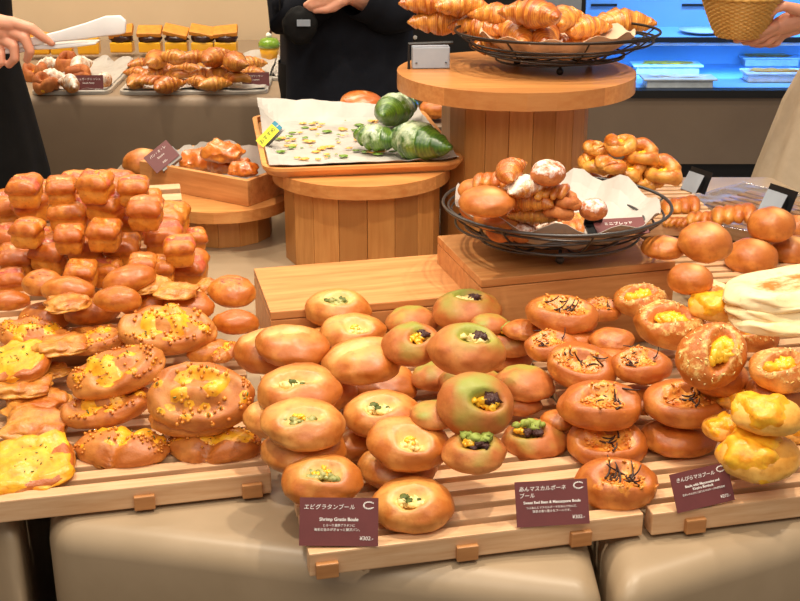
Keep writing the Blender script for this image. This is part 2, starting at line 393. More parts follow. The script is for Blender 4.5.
def b_pizza(seed):
    """flat square pastry covered in cheese"""
    V, F, P = blob(seed, (.5, .46, .13), .8, .06, p=3.5)
    r = np.maximum(np.abs(P[:, 0])/.5, np.abs(P[:, 1])/.46); P[:, 2] -= .05*sstep(-r, -.75, -.5)*(V[:, 2] > 0)
    msk = np.clip(1.2 - r**2*1.15 + .9*nz(P, 4, seed), 0, 1)*(V[:, 2] > .1); P[:, 2] += .03*nz(P, 5, seed + 1)*(V[:, 2] > 0)
    kids = [('melted_cheese', shell('melted_cheese', V, F, P, msk, .07, seed, .45, 6, MT['cheddar'])),
            ('herb_garnish', crumbs('herb_garnish', V, P + np.array([0, 0, .055]), msk*(np.hypot(P[:, 0], P[:, 1]) < .25), 22, .016, seed + 4, MT['herb'], (1.6, .6, .5), 1, .6))]
    return 'flaky', finish('cheese_pastry', P, F, bakef(V, seed, .3), msk*0), kids
def b_plainpastry(seed):
    V, F, P = blob(seed, (.5, .44, .13), .8, .14, p=3)
    P[:, 2] += .07*nz(P, 4, seed + 1)*(V[:, 2] > 0); P[:, :2] *= (1 + .12*nz(P, 5, seed + 2))[:, None]
    return 'flaky', finish('folded_pastry', P, F, bakef(V, seed, .1)*.65, np.zeros(len(V))), []
def b_loaf(seed, bacon=True, cheese=True):
    rnd = random.Random(seed); V, F, P = blob(seed, (.46, .46, .46), 1.0, .035, p=9)
    z = P[:, 2]; up = sstep(z, .12, .3)
    P[:, 0] *= 1 + .15*np.exp(-((z - .25)/.12)**2); P[:, 1] *= 1 + .15*np.exp(-((z - .25)/.12)**2)
    k = np.exp(-((z - .07 - .05*nz(P, 2.5, seed))/.04)**2); P[:, :2] *= (1 - .085*k)[:, None]
    P[:, 0] *= 1 - .12*sstep(-z, .1, .46); P[:, 1] *= 1 - .12*sstep(-z, .1, .46)
    P[:, 2] += up*(.06*(1 - (P[:, 0]**2 + P[:, 1]**2)*3.0))
    s = rnd.uniform(-.5, .5); q = (P[:, 1] + s*P[:, 0] + .04*nz(P, 4, seed))/.07
    g = np.exp(-q*q)*up; P[:, 2] -= .09*g
    P += (.035*nz(P, 3.5, seed + 2) - .03*np.abs(nz(P, 4.5, seed + 6)))[:, None]*V
    kids = []; dust = np.clip(sstep(np.abs(q), .6, 1)*sstep(-np.abs(q), -1.9, -1.1)*up*(.3 + nz(P, 4, seed)), 0, 1)
    if bacon:
        msk = np.clip(.9 - (np.abs(q)/2.0)**2 + 1.5*nz(P, 3, seed + 1), 0, 1)*up
        kids.append(('bacon_topping', shell('bacon_topping', V, F, P, msk, .04, seed, .5, 8, MT['bacon'])))
    if cheese:
        msk = np.clip(.2 - .5*np.abs(q - 1.5) + 1.3*nz(P, 4, seed + 5), 0, 1)*up
        kids.append(('melted_cheese', shell('melted_cheese', V, F, P, msk, .03, seed + 1, .4, 8, MT['gratcheese'])))
    return 'loaf', finish('mini_loaf', P, F, np.clip(.25 + .7*sstep(P[:, 2], -.1, .4) + .25*nz(V, 2, seed), 0, 1.1), dust), kids
def b_roll(seed, long=.32, kink=0, scored=False):
    V, F, P = blob(seed, (.5, long, .27 if long < .4 else .3), .85, .05); du = np.zeros(len(V))
    if kink:
        q = np.exp(-((P[:, 0] - .02 - .3*P[:, 1])/.07)**2)*(V[:, 2] > -.2); P[:, 2] -= kink*q
    if scored:
        for o in (-.09, .0, .09):
            q = np.exp(-((P[:, 1] - o - .06*np.sin(P[:, 0]*9) + .3*P[:, 0])/.018)**2)*(V[:, 2] > .3)*sstep(-np.abs(P[:, 0]), -.34, -.2)
            P[:, 2] -= .02*q; du = np.maximum(du, q)
    return 'roll', finish('bread_roll', P, F, bakef(V, seed, .2), du), []
def b_flat(seed):
    V, F, P = blob(seed, (.5, .40, .075), .9, .05, p=3.2)
    r = np.maximum(np.abs(P[:, 0])/.5, np.abs(P[:, 1])/.36); P[:, 2] += (V[:, 2] > 0)*(.045*sstep(r, .6, .85)*sstep(-r, -1.02, -.9) - .012)
    du = np.clip(.62 - .8*sstep(r, .5, .8) + .3*nz(P, 5, seed), 0, 1)*(V[:, 2] > 0)
    return 'flat', finish('flatbread', P, F, .5*bakef(V, seed, 0), du), []
def b_croissant(seed, bend=.8, fat=.245, key='croissant', dust=0.0, segs=5.4, nt_=96, nr=22, glaze=0):
    rnd = random.Random(seed); V = []; bake = []; du = []
    for i in range(nt_):
        t = -1 + 2*i/(nt_ - 1); s = (t*.5 + .5)*segs
        a = bend*t; cx, cy = .5*math.sin(a)/max(math.sin(bend), .2), -(math.cos(a) - math.cos(bend))*.5/max(math.sin(bend), .2)*-1
        r0 = fat*max(.04, (1 - abs(t)**1.5))**.72 + .012
        for j in range(nr):
            q = 2*PI*j/nr; ss = abs(t)*segs*.5 + .22*math.sin(q + seed) + .1*fbm((t*2, math.cos(q), math.sin(q)), 1.5, seed); fr = ss - math.floor(ss)
            step = (1 - fr)**.8*min(1, fr*9); fine = math.sin(2*PI*(abs(t)*segs*2.6 + .5*math.sin(q + seed)))
            r = r0*(.84 + .22*step + .012*fine)*(1 + .07*fbm((t*3, math.cos(q), math.sin(q)), 2, seed))
            tx, ty = math.cos(a), -math.sin(a)
            n = Vector((math.sin(a), math.cos(a), 0))
            p = Vector((cx, cy, 0)) + n*(math.cos(q)*r) + Vector((0, 0, math.sin(q)*r*.88))
            V.append(p); bake.append(np.clip(.28 + .6*step + .22*fine + .2*math.sin(q) + .2*fbm(p, 5, seed), 0, 1.1))
            d = dust*(.6 + .4*math.sin(q)) if dust else 0
            if glaze: d = dust*1.5*math.exp(-((t - .1)/.42)**2)*(.7 + .4*math.sin(q))
            du.append(max(0, d))
    F = [(i*nr + j, i*nr + (j+1) % nr, (i+1)*nr + (j+1) % nr, (i+1)*nr + j) for i in range(nt_-1) for j in range(nr)]
    F.append(tuple(range(nr))[::-1]); F.append(tuple((nt_-1)*nr + j for j in range(nr)))
    F = [tuple(reversed(f)) for f in F]
    return key, finish('croissant', np.array([p[:] for p in V]), F, bake, du), []
def b_danish(seed, n1=54, n2=14):
    """a rope of dough coiled round a pool of custard"""
    rnd = random.Random(seed); b = MB(); pts = []; rr = []
    ph = rnd.uniform(0, 6)
    for i in range(n1):
        t = i/(n1-1); a = ph + t*2*PI*1.35; rad = .30 + .06*math.sin(2*a + seed) - .08*t
        pts.append((rad*math.cos(a)*1.15, rad*math.sin(a), .02 + .14*sstep(np.array(t), .6, 1.0) + .05*math.sin(2*a + 1 + seed)))
        rr.append((.15 + .02*math.sin(4*a))*min(1, 4*t + .35, 4*(1-t) + .35))
    b.tube(pts, rr, n2)
    V = np.array(b.v); V += .035*nz(V, 3.5, seed)[:, None]*np.array([1, 1, 1])
    me = finish('custard_danish', V, b.f, np.clip(.35 + 2.2*V[:, 2] + .4*nz(V, 6, seed), 0, 1.1))
    return 'flaky', me, [('custard', clump('custard', (0, 0, -.02), (.2, .16, .05), 10, seed, MT['custard'], .1))]
def b_twist(seed):
    """flaky pastry with crossing layers"""
    b = MB(); rnd = random.Random(seed)
    for k in range(4):
        o = -.24 + .16*k; a = .5 + .1*rnd.uniform(-1, 1)
        pts = [(o + .20*(t-.5)*math.cos(a)*1.3, .55*(t-.5)*math.sin(a)*1.9, .03 + .09*math.sin(PI*t) + .01*k) for t in np.linspace(0, 1, 16)]
        b.tube(pts, [.115*(.35 + .65*math.sin(PI*t)**.5) for t in np.linspace(0, 1, 16)], 12)
    V = np.array(b.v); V += .02*nz(V, 7, seed)[:, None]
    return 'flaky', finish('flaky_twist', V, b.f, np.clip(.3 + 3*V[:, 2] + .4*nz(V, 6, seed), 0, 1.1), np.zeros(len(V))), []

def b_lump(seed):
    V, F, P = blob(seed, (.5, .33, .25), .85, .16); P[:, 2] += .09*nz(P, 4, seed + 3)*(V[:, 2] > -.2); P += .03*nz(P, 7, seed + 5)[:, None]*V
    return 'glazed', finish('glazed_pastry', P, F, bakef(V, seed, .2), .6*np.clip(nz(P, 9, seed), 0, 1)*(V[:, 2] > 0)), []
PROTO = {}
def P_(pk, fn, n, *a, **k): PROTO[pk] = [fn(101*i + 7*len(PROTO) + 3, *a, **k) for i in range(n)]
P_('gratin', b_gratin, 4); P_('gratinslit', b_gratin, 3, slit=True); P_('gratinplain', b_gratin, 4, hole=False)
P_('matcha', b_matcha, 4); P_('matchaplain', b_matcha, 2, hole=False); P_('matchatop', b_matchatop, 3)
P_('kinpira', b_kinpira, 5); P_('kinpiratall', b_kinpira, 1, tall=True); P_('kinpiraplain', b_kinpira, 2, topping=False)
P_('cheese', b_cheese, 4); P_('yellow', b_yellow, 3); P_('bun', b_bun, 4); P_('palebun', b_bun, 1, h=.26)
P_('corn', b_corn, 4); P_('cornlobes', b_corn, 3, lobes=True); P_('pizza', b_pizza, 2); P_('pastry', b_plainpastry, 3)
P_('loaf', b_loaf, 6); P_('loafplain', b_loaf, 4, bacon=False); P_('roll', b_roll, 4); P_('rollkink', b_roll, 2, kink=.1)
P_('scored', b_roll, 3, long=.42, scored=True); P_('flat', b_flat, 3)
P_('croissant', b_croissant, 5); P_('minicroissant', b_croissant, 3, key='flaky', fat=.24, segs=6)
P_('sugarcroissant', b_croissant, 3, key='flaky', fat=.26, dust=.75, segs=5)
P_('danish', b_danish, 5); P_('twist', b_twist, 3); P_('dusted', b_bun, 3, dusted=True, h=.4); P_('sugarlump', b_danish, 2)
P_('greencroissant', b_croissant, 3, key='green', fat=.25, dust=.5, bend=.4, segs=6, glaze=1)
P_('glazed', b_bun, 3, h=.3); P_('glazedlump', b_lump, 3)
for k_, (a_, me_, c_) in enumerate(PROTO['glazedlump']): PROTO['glazedlump'][k_] = ('glazed', me_, c_)
for k_, (a_, me_, c_) in enumerate(PROTO['glazed']): PROTO['glazed'][k_] = ('glazed', me_, c_)
for k_, (a_, me_, c_) in enumerate(PROTO['sugarlump']): PROTO['sugarlump'][k_] = ('dusted', me_, c_)
for k_ in PROTO:
    for key_, me_, kids_ in PROTO[k_]:
        if not me_.materials: me_.materials.append(MT[key_])
        for m_ in [me_] + [c for _, c in kids_]: m_.polygons.foreach_set('use_smooth', [True]*len(m_.polygons))
SAMPLES = {}
def sample(me):
    if me.name not in SAMPLES:
        co = np.empty(len(me.vertices)*3); me.vertices.foreach_get('co', co); co = co.reshape(-1, 3)
        SAMPLES[me.name] = co
    return SAMPLES[me.name]

# ------------------------------------------------------------------ resting breads on what lies below
GX0, GY0, GS, GNX, GNY = -1.6, .8, .006, 560, 670
H = np.full((GNX, GNY), .0)
_gx, _gy = np.meshgrid(GX0 + GS*np.arange(GNX), GY0 + GS*np.arange(GNY), indexing='ij')
def raise_poly(poly, zf):
    """poly: convex plan polygon (ccw); zf: height, a number or f(x, y)"""
    ins = np.ones_like(_gx, bool)
    for (x0, y0), (x1, y1) in zip(poly, poly[1:] + poly[:1]): ins &= ((x1 - x0)*(_gy - y0) - (y1 - y0)*(_gx - x0)) >= 0
    z = zf(_gx, _gy) if callable(zf) else zf
    H[ins] = np.maximum(H, z)[ins]
def raise_disc(cx, cy, r, z):
    d = np.hypot(_gx - cx, _gy - cy); zz = z(d) if callable(z) else z
    H[d <= r] = np.maximum(H, zz)[d <= r]
_cnt = {}
def rest(key, u, v, wpx, yaw=0, tx=0, ty=0, label=None, cat='bread', name=None, group=None, z=None, var=None, asp=(1, 1, 1), sink=.008, zmax=1.3):
    """a bread whose middle is seen at pixel (u, v), laid down on whatever is under it there"""
    pr = PROTO[key]; i = _cnt.get(key, 0); _cnt[key] = i + 1
    mk, me, kids = pr[(i if var is None else var) % len(pr)]
    rot = Euler((R(tx), R(ty), R(yaw)), 'XYZ')
    M = (Euler((R(tx), R(ty), 0)).to_matrix() @ Euler((0, 0, R(yaw))).to_matrix())
    co = sample(me)*np.array(asp); co = co @ np.array(M).T
    span = max(co[:, 0].max() - co[:, 0].min(), .72*(co[:, 1].max() - co[:, 1].min()))
    pos = at(u, v, z=z if z is not None else .85); s = wpx*depth(pos)/FPX/span
    if z is None:
        for _ in range(3):
            L = co*s; zz = zmax
            while zz > .4:
                p = at(u, v, z=zz)
                ix = ((L[:, 0] + p.x - GX0)/GS).astype(int); iy = ((L[:, 1] + p.y - GY0)/GS).astype(int)
                ok = (ix >= 0) & (ix < GNX) & (iy >= 0) & (iy < GNY)
                if not ok.any(): zz -= .01; continue
                gap = (L[ok, 2] + zz - H[ix[ok], iy[ok]])
                if np.partition(gap, min(3, len(gap)-1))[min(3, len(gap)-1)] <= -sink: break
                zz -= .003
            pos = at(u, v, z=zz); s = wpx*depth(pos)/FPX/span
    L = co*s
    ix = ((L[:, 0] + pos.x - GX0)/GS).astype(int); iy = ((L[:, 1] + pos.y - GY0)/GS).astype(int)
    ok = (ix >= 0) & (ix < GNX) & (iy >= 0) & (iy < GNY)
    np.maximum.at(H, (ix[ok], iy[ok]), L[ok, 2] + pos.z)
    o = link(name or me.name.split('.')[0], me); o.location = pos; o.rotation_euler = M.to_euler(); o.scale = Vector(asp)*s
    tag(o, label, cat, group)
    for cn, cm in kids:
        c = bpy.data.objects.new(cn, cm); COL.objects.link(c); c.parent = o
        if cn in ('herb_garnish', 'grated_cheese', 'corn_kernels', 'melted_cheese', 'filling'): c['kind'] = 'stuff'
    return o
# ------------------------------------------------------------------ the setting
M_WALL = simple('beige_wall_paint', (226, 200, 164), .7, (220, 193, 156), 3)
M_FLOOR = simple('floor_tile', (120, 104, 88), .4, (104, 90, 76), 6)
M_VINYL = simple('beige_vinyl', (172, 149, 121), .40, (158, 136, 108), 7, bumps=.12)
M_BROWN = simple('brown_panel', (134, 114, 94), .6, (126, 106, 88), 4)
M_BLACK = simple('black_trim', (26, 25, 26), .5)
M_WIRE = simple('dark_wire', (58, 50, 46), .38, metal=.7)
M_WIRE2 = simple('grey_wire', (96, 94, 94), .35, metal=.75)
M_CRATE = wood('crate_wood', (226, 162, 100), (196, 126, 68), grain=6)
M_PLANK = wood('stool_plank_wood', (230, 168, 96), (204, 136, 70), 'Z', blocks=1)
M_BOARD = wood('stool_board_wood', (230, 166, 98), (204, 130, 68), 'X', rough=.33, blocks=1)
M_SLAT = wood('slat_wood', (228, 188, 146), (206, 156, 110))
M_PEG = wood('peg_wood', (196, 138, 84), (170, 112, 64))
M_PAPER = simple('baking_paper', (192, 186, 178), .5, (176, 168, 160), 14, bumps=.4)
M_CARD = simple('burgundy_card', (112, 54, 54), .45, (104, 50, 50), 40)
M_INK = simple('white_lettering', (244, 238, 232), .6, (240, 234, 228))
M_HOLDER = simple('black_card_holder', (24, 24, 26), .3)
M_GREY = simple('grey_card_back', (158, 166, 176), .4, (148, 156, 168))
M_STEEL = simple('tray_metal', (206, 200, 190), .35, metal=.3)

def struct(o): o['kind'] = 'structure'; return o
struct(MB().box((0, 3.4, -.05), (9, 8, .1)).build('floor', M_FLOOR))
struct(MB().box((-2.2525, 4.86, 1.5), (4.595, .12, 3.0)).build('wall_back', M_WALL))
struct(MB().box((-.015, 5.6, 1.5), (.12, 1.36, 3.0)).build('wall_side', M_WALL))
struct(MB().box((2.6, 7.0, 1.5), (4.4, .12, 3.0)).build('wall_right', M_WALL))
struct(MB().box((-4.3, 2.4, 1.5), (.12, 5.0, 3.0)).build('wall_left', M_WALL))

# the vinyl covered plinths under the display (plan polygons, ccw)
TZ = .71
def plinth(poly, label, z=TZ):
    me = prism(poly, .0, z, .034, 6); o = link('display_plinth', me, M_VINYL, smooth=True)
    for p in o.data.polygons: p.use_smooth = True
    tag(o, label, 'counter', 'vinyl covered display plinths'); raise_poly(poly, z - .002); return o
plinth([(-.435, 1.275), (.232, 1.135), (.245, 2.9), (-.82, 2.9)], 'beige vinyl covered plinth at the centre of the display, under the tray with two cards')
plinth([(.245, 1.14), (.90, 1.45), (1.15, 2.05), (.95, 2.95), (.258, 2.95)], 'beige vinyl covered plinth on the right with a big rounded front corner')
plinth([(-1.12, 1.64), (-.475, 1.285), (-.76, 2.40), (-1.0, 2.35)], 'beige vinyl covered plinth at the far left under the tray of corn breads')

# slatted trays ---------------------------------------------------------------
TH = R(12.5); cT, sT = math.cos(TH), math.sin(TH)
def slat_tray(loc, th, wd, dp, n, label, pegs=(.06, .6), tilt=0, z=.745, film=False):
    """front left corner of the slat level at loc"""
    t = empty('slatted_tray', (loc[0], loc[1], z), 0, label, 'tray', 'slatted wooden trays')
    t.rotation_euler = Euler((tilt, 0, th))
    MB().box((wd/2, .011, -.0145), (wd, .022, .030), bev=.002).build('front_rail', M_SLAT, t)
    MB().box((wd/2, dp - .011, -.0145), (wd, .022, .030), bev=.002).build('back_rail', M_SLAT, t)
    for x in (.09, wd*.5, wd - .09):
        MB().box((x, dp/2, -.0215), (.03, dp - .05, .016)).build('cross_bar', M_SLAT, t)
    pitch = (dp - .022)/n
    for i in range(1, n):
        MB().box((wd/2, .011 + i*pitch, -.006), (wd, pitch*.62, .0125), bev=.0015).build('slat', M_SLAT, t)
    for x in pegs: MB().box((x, -.001, -.0205), (.026, .012, .019), bev=.0015).build('peg', M_PEG, t)
    def q(x, y):
        c = Vector((x, y, 0)); c.rotate(Euler((tilt, 0, th))); return (loc[0] + c.x, loc[1] + c.y)
    raise_poly([q(0, 0), q(wd, 0), q(wd, dp), q(0, dp)], z if not tilt else (lambda X, Y: z + math.tan(tilt)*(-(X - loc[0])*math.sin(th) + (Y - loc[1])*math.cos(th))))
    return t
mid = at(309, 555, z=.745); rgt = at(653, 514.5, z=.745); lft = at(271, 473, z=.745)
slat_tray((mid.x, mid.y), TH, .405, .50, 14, 'slatted wooden tray at the centre front, with two price cards on it', (.02, .185, .325))
slat_tray((rgt.x, rgt.y), TH, .50, .46, 13, 'slatted wooden tray at the right front, under the burdock and cheese boules', (.055, .42))
slat_tray((lft.x - .62*cT, lft.y - .62*sT), TH, .62, .40, 11, 'slatted wooden tray at the left front, under the corn breads', (.08, .46, .595))
# the tilted tray of mini loaves on its riser
bx, by = lft.x - .66*cT - .41*sT, lft.y - .66*sT + .41*cT
def q_(x, y): return (bx + x*cT - y*sT, by + x*sT + y*cT)
slat_tray((bx, by), TH, .60, .56, 12, 'tilted slatted wooden tray at the left, under the heap of mini loaves', (), tilt=R(11), z=.765)
rb = MB(); P8 = [q_(.04, .06), q_(.58, .06), q_(.58, .56), q_(.04, .56)]
rb.add([(x, y, .709) for x, y in P8] + [(x, y, .727 + math.tan(R(11))*dy) for (x, y), dy in zip(P8, (.06, .06, .56, .56))],
       [(3, 2, 1, 0), (4, 5, 6, 7), (0, 1, 5, 4), (1, 2, 6, 5), (2, 3, 7, 6), (3, 0, 4, 7)])
tag(rb.build('tray_riser', M_BROWN), 'brown wedge riser under the tilted tray of mini loaves', 'riser')
# right rear trays
bk = at(600, 214, z=.80)
slat_tray((.395, 2.245), R(4), .24, .42, 14, 'slatted wooden tray at the right rear, under the custard pastries', (), z=.80)
tag(MB().box((.505, 2.46, .739), (.18, .30, .057)).build('tray_riser', M_BROWN), 'brown block riser under the tray of custard pastries', 'riser')
slat_tray((.56, 1.83), R(9), .50, .40, 12, 'slatted wooden tray at the right, under the round golden buns', ())
a5 = R(-50); c5, s5 = math.cos(a5), math.sin(a5); D5 = (.785, 2.41)
slat_tray((D5[0] - .15*c5 + .13*s5, D5[1] - .15*s5 - .13*c5), a5, .30, .26, 8, 'empty slatted wooden tray under clear film between the two card stands', (), z=.765)
tag(MB().box((D5[0], D5[1], .722), (.24, .18, .022), Matrix.Rotation(a5, 3, 'Z')).build('tray_riser', M_BROWN), 'brown block riser under the film covered empty tray', 'riser')
M_FILM, nt_, b_ = mat('clear_film'); tr_ = N(nt_, 'ShaderNodeBsdfTransparent'); gl_ = N(nt_, 'ShaderNodeBsdfGlossy'); gl_.inputs['Roughness'].default_value = .12; ms_ = N(nt_, 'ShaderNodeMixShader'); ms_.inputs[0].default_value = .28
nt_.links.new(tr_.outputs[0], ms_.inputs[1]); nt_.links.new(gl_.outputs[0], ms_.inputs[2]); nt_.links.new(ms_.outputs[0], nt_.nodes['Material Output'].inputs[0])
def film5(u, v):
    x, y = -.19 + .38*u, -.16 + .32*v
    return (D5[0] + x*c5 - y*s5, D5[1] + x*s5 + y*c5, .769 + .008*abs(fbm((x, y, 0), 14, 3)))
# wooden crates (upside down boxes used as steps) --------------------------------
def crate(p0, th, wd, dp, zt, label, zb=TZ):
    t = empty('wooden_crate', (p0[0], p0[1], zb), th, label, 'crate', 'wooden display crates')
    h = zt - zb
    MB().box((wd/2, dp/2, h - .007), (wd, dp, .014), bev=.002).build('top_board', M_CRATE, t)
    for nm, c, d in (('front_board', (wd/2, .007, h/2 - .0075), (wd, .014, h - .0155)), ('back_board', (wd/2, dp - .007, h/2 - .0075), (wd, .014, h - .0155)),
                     ('side_board', (.007, dp/2, h/2 - .0075), (.014, dp - .029, h - .0155)), ('side_board', (wd - .007, dp/2, h/2 - .0075), (.014, dp - .029, h - .0155))):
        MB().box(c, d, bev=.0015).build(nm, M_CRATE, t)
    c, s = math.cos(th), math.sin(th); f = lambda x, y: (p0[0] + x*c - y*s, p0[1] + x*s + y*c)
    raise_poly([f(0, 0), f(wd, 0), f(wd, dp), f(0, dp)], zt); return t
crate((-.206, 1.772), R(13.5), .335, .215, .80, 'shallow empty wooden crate at the centre, lower than its neighbour')
crate((.1285, 1.785), R(15.5), .34, .235, .85, 'taller wooden crate carrying the round wire basket of small pastries')

# stools clad in upright planks ----------------------------------------------------
def plank_stool(c, rt, rd, zt, label, n=18, th=.032, ax=1.0, ph=0):
    t = empty('plank_stool', (c[0], c[1], TZ), 0, label, 'stool', 'round plank clad display stools')
    b = MB(); h = zt - th - TZ; rnd = random.Random(int(rt*1000))
    for i in range(n):
        a = 2*PI*i/n + ph; wd = 2*rd*math.tan(PI/n)*.975
        b.box((math.cos(a)*(rd - .008), math.sin(a)*(rd - .008), h/2), (.016, wd, h), Matrix.Rotation(a, 3, 'Z'), a=rnd.random(), bev=.0012)
    b.lathe([(rd - .017, .001), (rd - .017, h - .001)], 24)
    b.build('plank_drum', M_PLANK, t)
    bd = MB(); me = None
    n2 = 9; w = 2*rt/n2
    for i in range(n2):                                    # board glued up from staves
        x0, x1 = -rt + i*w, -rt + (i+1)*w; k = 8
        P = [(x0 + (x1-x0)*j/k, -math.sqrt(max(0, rt*rt - (x0 + (x1-x0)*j/k)**2))) for j in range(k+1)]
        P = P + [(x, -y) for x, y in P[::-1] if abs(y) > 1e-6]
        if abs(P[0][1]) < 1e-6: pass
        m_ = len(P); a = rnd.random()
        V = [(y, x, h) for x, y in P] + [(y, x, h + th) for x, y in P]
        bd.add(V, [tuple(range(m_)), tuple(range(2*m_-1, m_-1, -1))] + [(j, j + m_, (j+1) % m_ + m_, (j+1) % m_) for j in range(m_)], a)
    bd.build('round_top', M_BOARD, t)
    raise_disc(c[0], c[1], rt, zt); return t
plank_stool((.234, 2.43), .24, .148, 1.066, 'tall plank stool carrying the wire basket of croissants', 20, .034)
plank_stool((-.078, 2.345), .178, .156, .895, 'middle height plank stool under the tray of green croissants', 18, .026, ph=.1)
plank_stool((-.375, 2.46), .145, .098, .80, 'low plank stool on the left carrying the small wooden box', 14, .024)
tag(MB().box((.0, 2.78, TZ + .0875), (.34, .13, .173)).build('display_block', M_BROWN), 'brown block hidden behind the tray of green croissants', 'riser')
raise_poly([(-.17, 2.715), (.17, 2.715), (.17, 2.845), (-.17, 2.845)], TZ + .174)
bb = at(143, 172, z=.785); tag(MB().box((bb.x, bb.y, .748), (.13, .13, .074)).build('display_block', M_BROWN), 'brown block under the dark bread behind the small wooden box', 'riser')
raise_poly([(bb.x - .065, bb.y - .065), (bb.x + .065, bb.y - .065), (bb.x + .065, bb.y + .065), (bb.x - .065, bb.y + .065)], .785)

# the small box on the low stool ---------------------------------------------------
p = at(248.5, 206.5, z=.801); q2 = at(141, 185, z=.801); a_ = math.atan2(p.y - q2.y, p.x - q2.x); L_ = math.hypot(p.x - q2.x, p.y - q2.y)
t = empty('wooden_box', (q2.x, q2.y, .8005), a_, 'small open wooden box lined with paper on the low stool', 'box')
for nm, c, d in (('front_board', (L_/2, .006, .027), (L_, .012, .054)), ('back_board', (L_/2, .164, .027), (L_, .012, .054)), ('side_board', (.006, .085, .027), (.012, .146, .054)),
                 ('side_board', (L_ - .006, .085, .027), (.012, .146, .054)), ('bottom_board', (L_/2, .085, .004), (L_ - .024, .146, .008))):
    MB().box(c, d, bev=.001).build(nm, M_CRATE, t)
ca, sa = math.cos(a_), math.sin(a_)
BOXF = lambda x, y, z=0: Vector((q2.x + x*ca - y*sa, q2.y + x*sa + y*ca, .8005 + z))
raise_poly([BOXF(.012, .012)[:2], BOXF(L_-.012, .012)[:2], BOXF(L_-.012, .16)[:2], BOXF(.012, .16)[:2]], .835)

def sheet(name, fn, nu, nv, m, parent=None, th=.0008, label=None, cat=None, smooth=False):
    V = [fn(i/(nu-1), j/(nv-1)) for i in range(nu) for j in range(nv)]
    F = [(i*nv + j, (i+1)*nv + j, (i+1)*nv + j+1, i*nv + j+1) for i in range(nu-1) for j in range(nv-1)]
    o = link(name, mesh(name, V, F), m, parent, smooth); md = o.modifiers.new('thickness', 'SOLIDIFY'); md.thickness = th; md.offset = 0
    return tag(o, label, cat)
def crinkle(p, s=9, a=.006, seed=0): return Vector(p) + Vector((0, 0, a*fbm(p, s, seed)))
def liner_box(u, v):
    x, y = .014 + u*(L_ - .028), .014 + v*.142
    e = max(0, (abs(u - .5) - .36)/.14, (abs(v - .5) - .30)/.2)
    z = .012 + .034*e**2*(1.4 if v > .5 else .8) + .010*fbm((u*3, v*3, 0), 2, 3)
    if v > .8: z += .022*math.sin(u*3.1)*(v-.8)/.2
    return BOXF(x, y, max(.009, z))
sheet('paper_liner', liner_box, 26, 16, M_PAPER, label='white paper liner inside the small wooden box', cat='paper')

# the wooden tray of green croissants ----------------------------------------------
ph = R(9); TC = Vector((-.075, 2.155, .8962)); c9, s9 = math.cos(ph), math.sin(ph); TW, TD = .395, .50
tl = at(263, 173, z=.91)
TRF = lambda x, y, z=0: Vector((tl.x + x*c9 - y*s9, tl.y + x*s9 + y*c9, .8962 + z))
t = empty('bakery_tray', TRF(0, 0)[:], ph, 'rounded light wood tray with paper and three green croissants', 'tray')
def rr_poly(x0, y0, x1, y1, r, n=6):
    P = []
    for cx, cy, a0 in ((x1-r, y0+r, -90), (x1-r, y1-r, 0), (x0+r, y1-r, 90), (x0+r, y0+r, 180)):
        P += [(cx + r*math.cos(R(a0 + 90*i/n)), cy + r*math.sin(R(a0 + 90*i/n))) for i in range(n+1)]
    return P
link('tray_base', prism(rr_poly(.012, .012, TW-.012, TD-.012, .035), 0, .008), M_BOARD, t)
outer = rr_poly(0, 0, TW, TD, .045); inner = rr_poly(.010, .010, TW-.010, TD-.010, .036); m_ = len(outer)
V = [(x, y, .002) for x, y in inner] + [(x, y, .014) for x, y in outer] + [(x, y, .020) for x, y in outer] + [(x, y, .020) for x, y in inner] + [(x, y, .008) for x, y in inner]
F = [(k*m_ + i, k*m_ + (i+1) % m_, (k+1)*m_ + (i+1) % m_, (k+1)*m_ + i) for k in range(4) for i in range(m_)]
link('rim', mesh('rim', V, F), M_BOARD, t)
raise_poly([TRF(0, 0)[:2], TRF(TW, 0)[:2], TRF(TW, TD)[:2], TRF(0, TD)[:2]], .912)
def liner_tray(u, v):
    x, y = .013 + u*(TW - .026), .015 + v*(TD - .03)
    e = max(0, (abs(u - .5) - .42)/.08, (abs(v - .5) - .43)/.07)
    z = .0105 + .012*min(e, 1) + .006*abs(fbm((x, y, 0), 14, 4)) + (.03*(v - .9)/.1*(1.2 - u) if v > .9 else 0)
    if u < .12 and v > .55: z += .035*(.12 - u)/.12*math.sin((v - .55)/.45*PI)
    return TRF(x, y, z)
crease = sheet('paper_liner', liner_tray, 34, 40, M_PAPER, label='large white paper with green and orange crumbs on the wooden tray', cat='paper')
rnd = random.Random(5); bg_, bo_ = MB(), MB(); B1, F1 = ico(1)
for k in range(80):
    x, y = .04 + .24*rnd.random(), .08 + .34*rnd.random(); b_ = bg_ if rnd.random() < .45 else bo_; s = rnd.uniform(.002, .0075)
    b_.add([TRF(x + v_[0]*s*rnd.uniform(1, 2.2), y + v_[1]*s*1.2, .0165 + v_[2]*s*.4) for v_ in B1], F1)
tag(bg_.build('green_crumbs', MT['green'], crease), kind='stuff'); tag(bo_.build('pastry_crumbs', MT['flaky'], crease), kind='stuff')

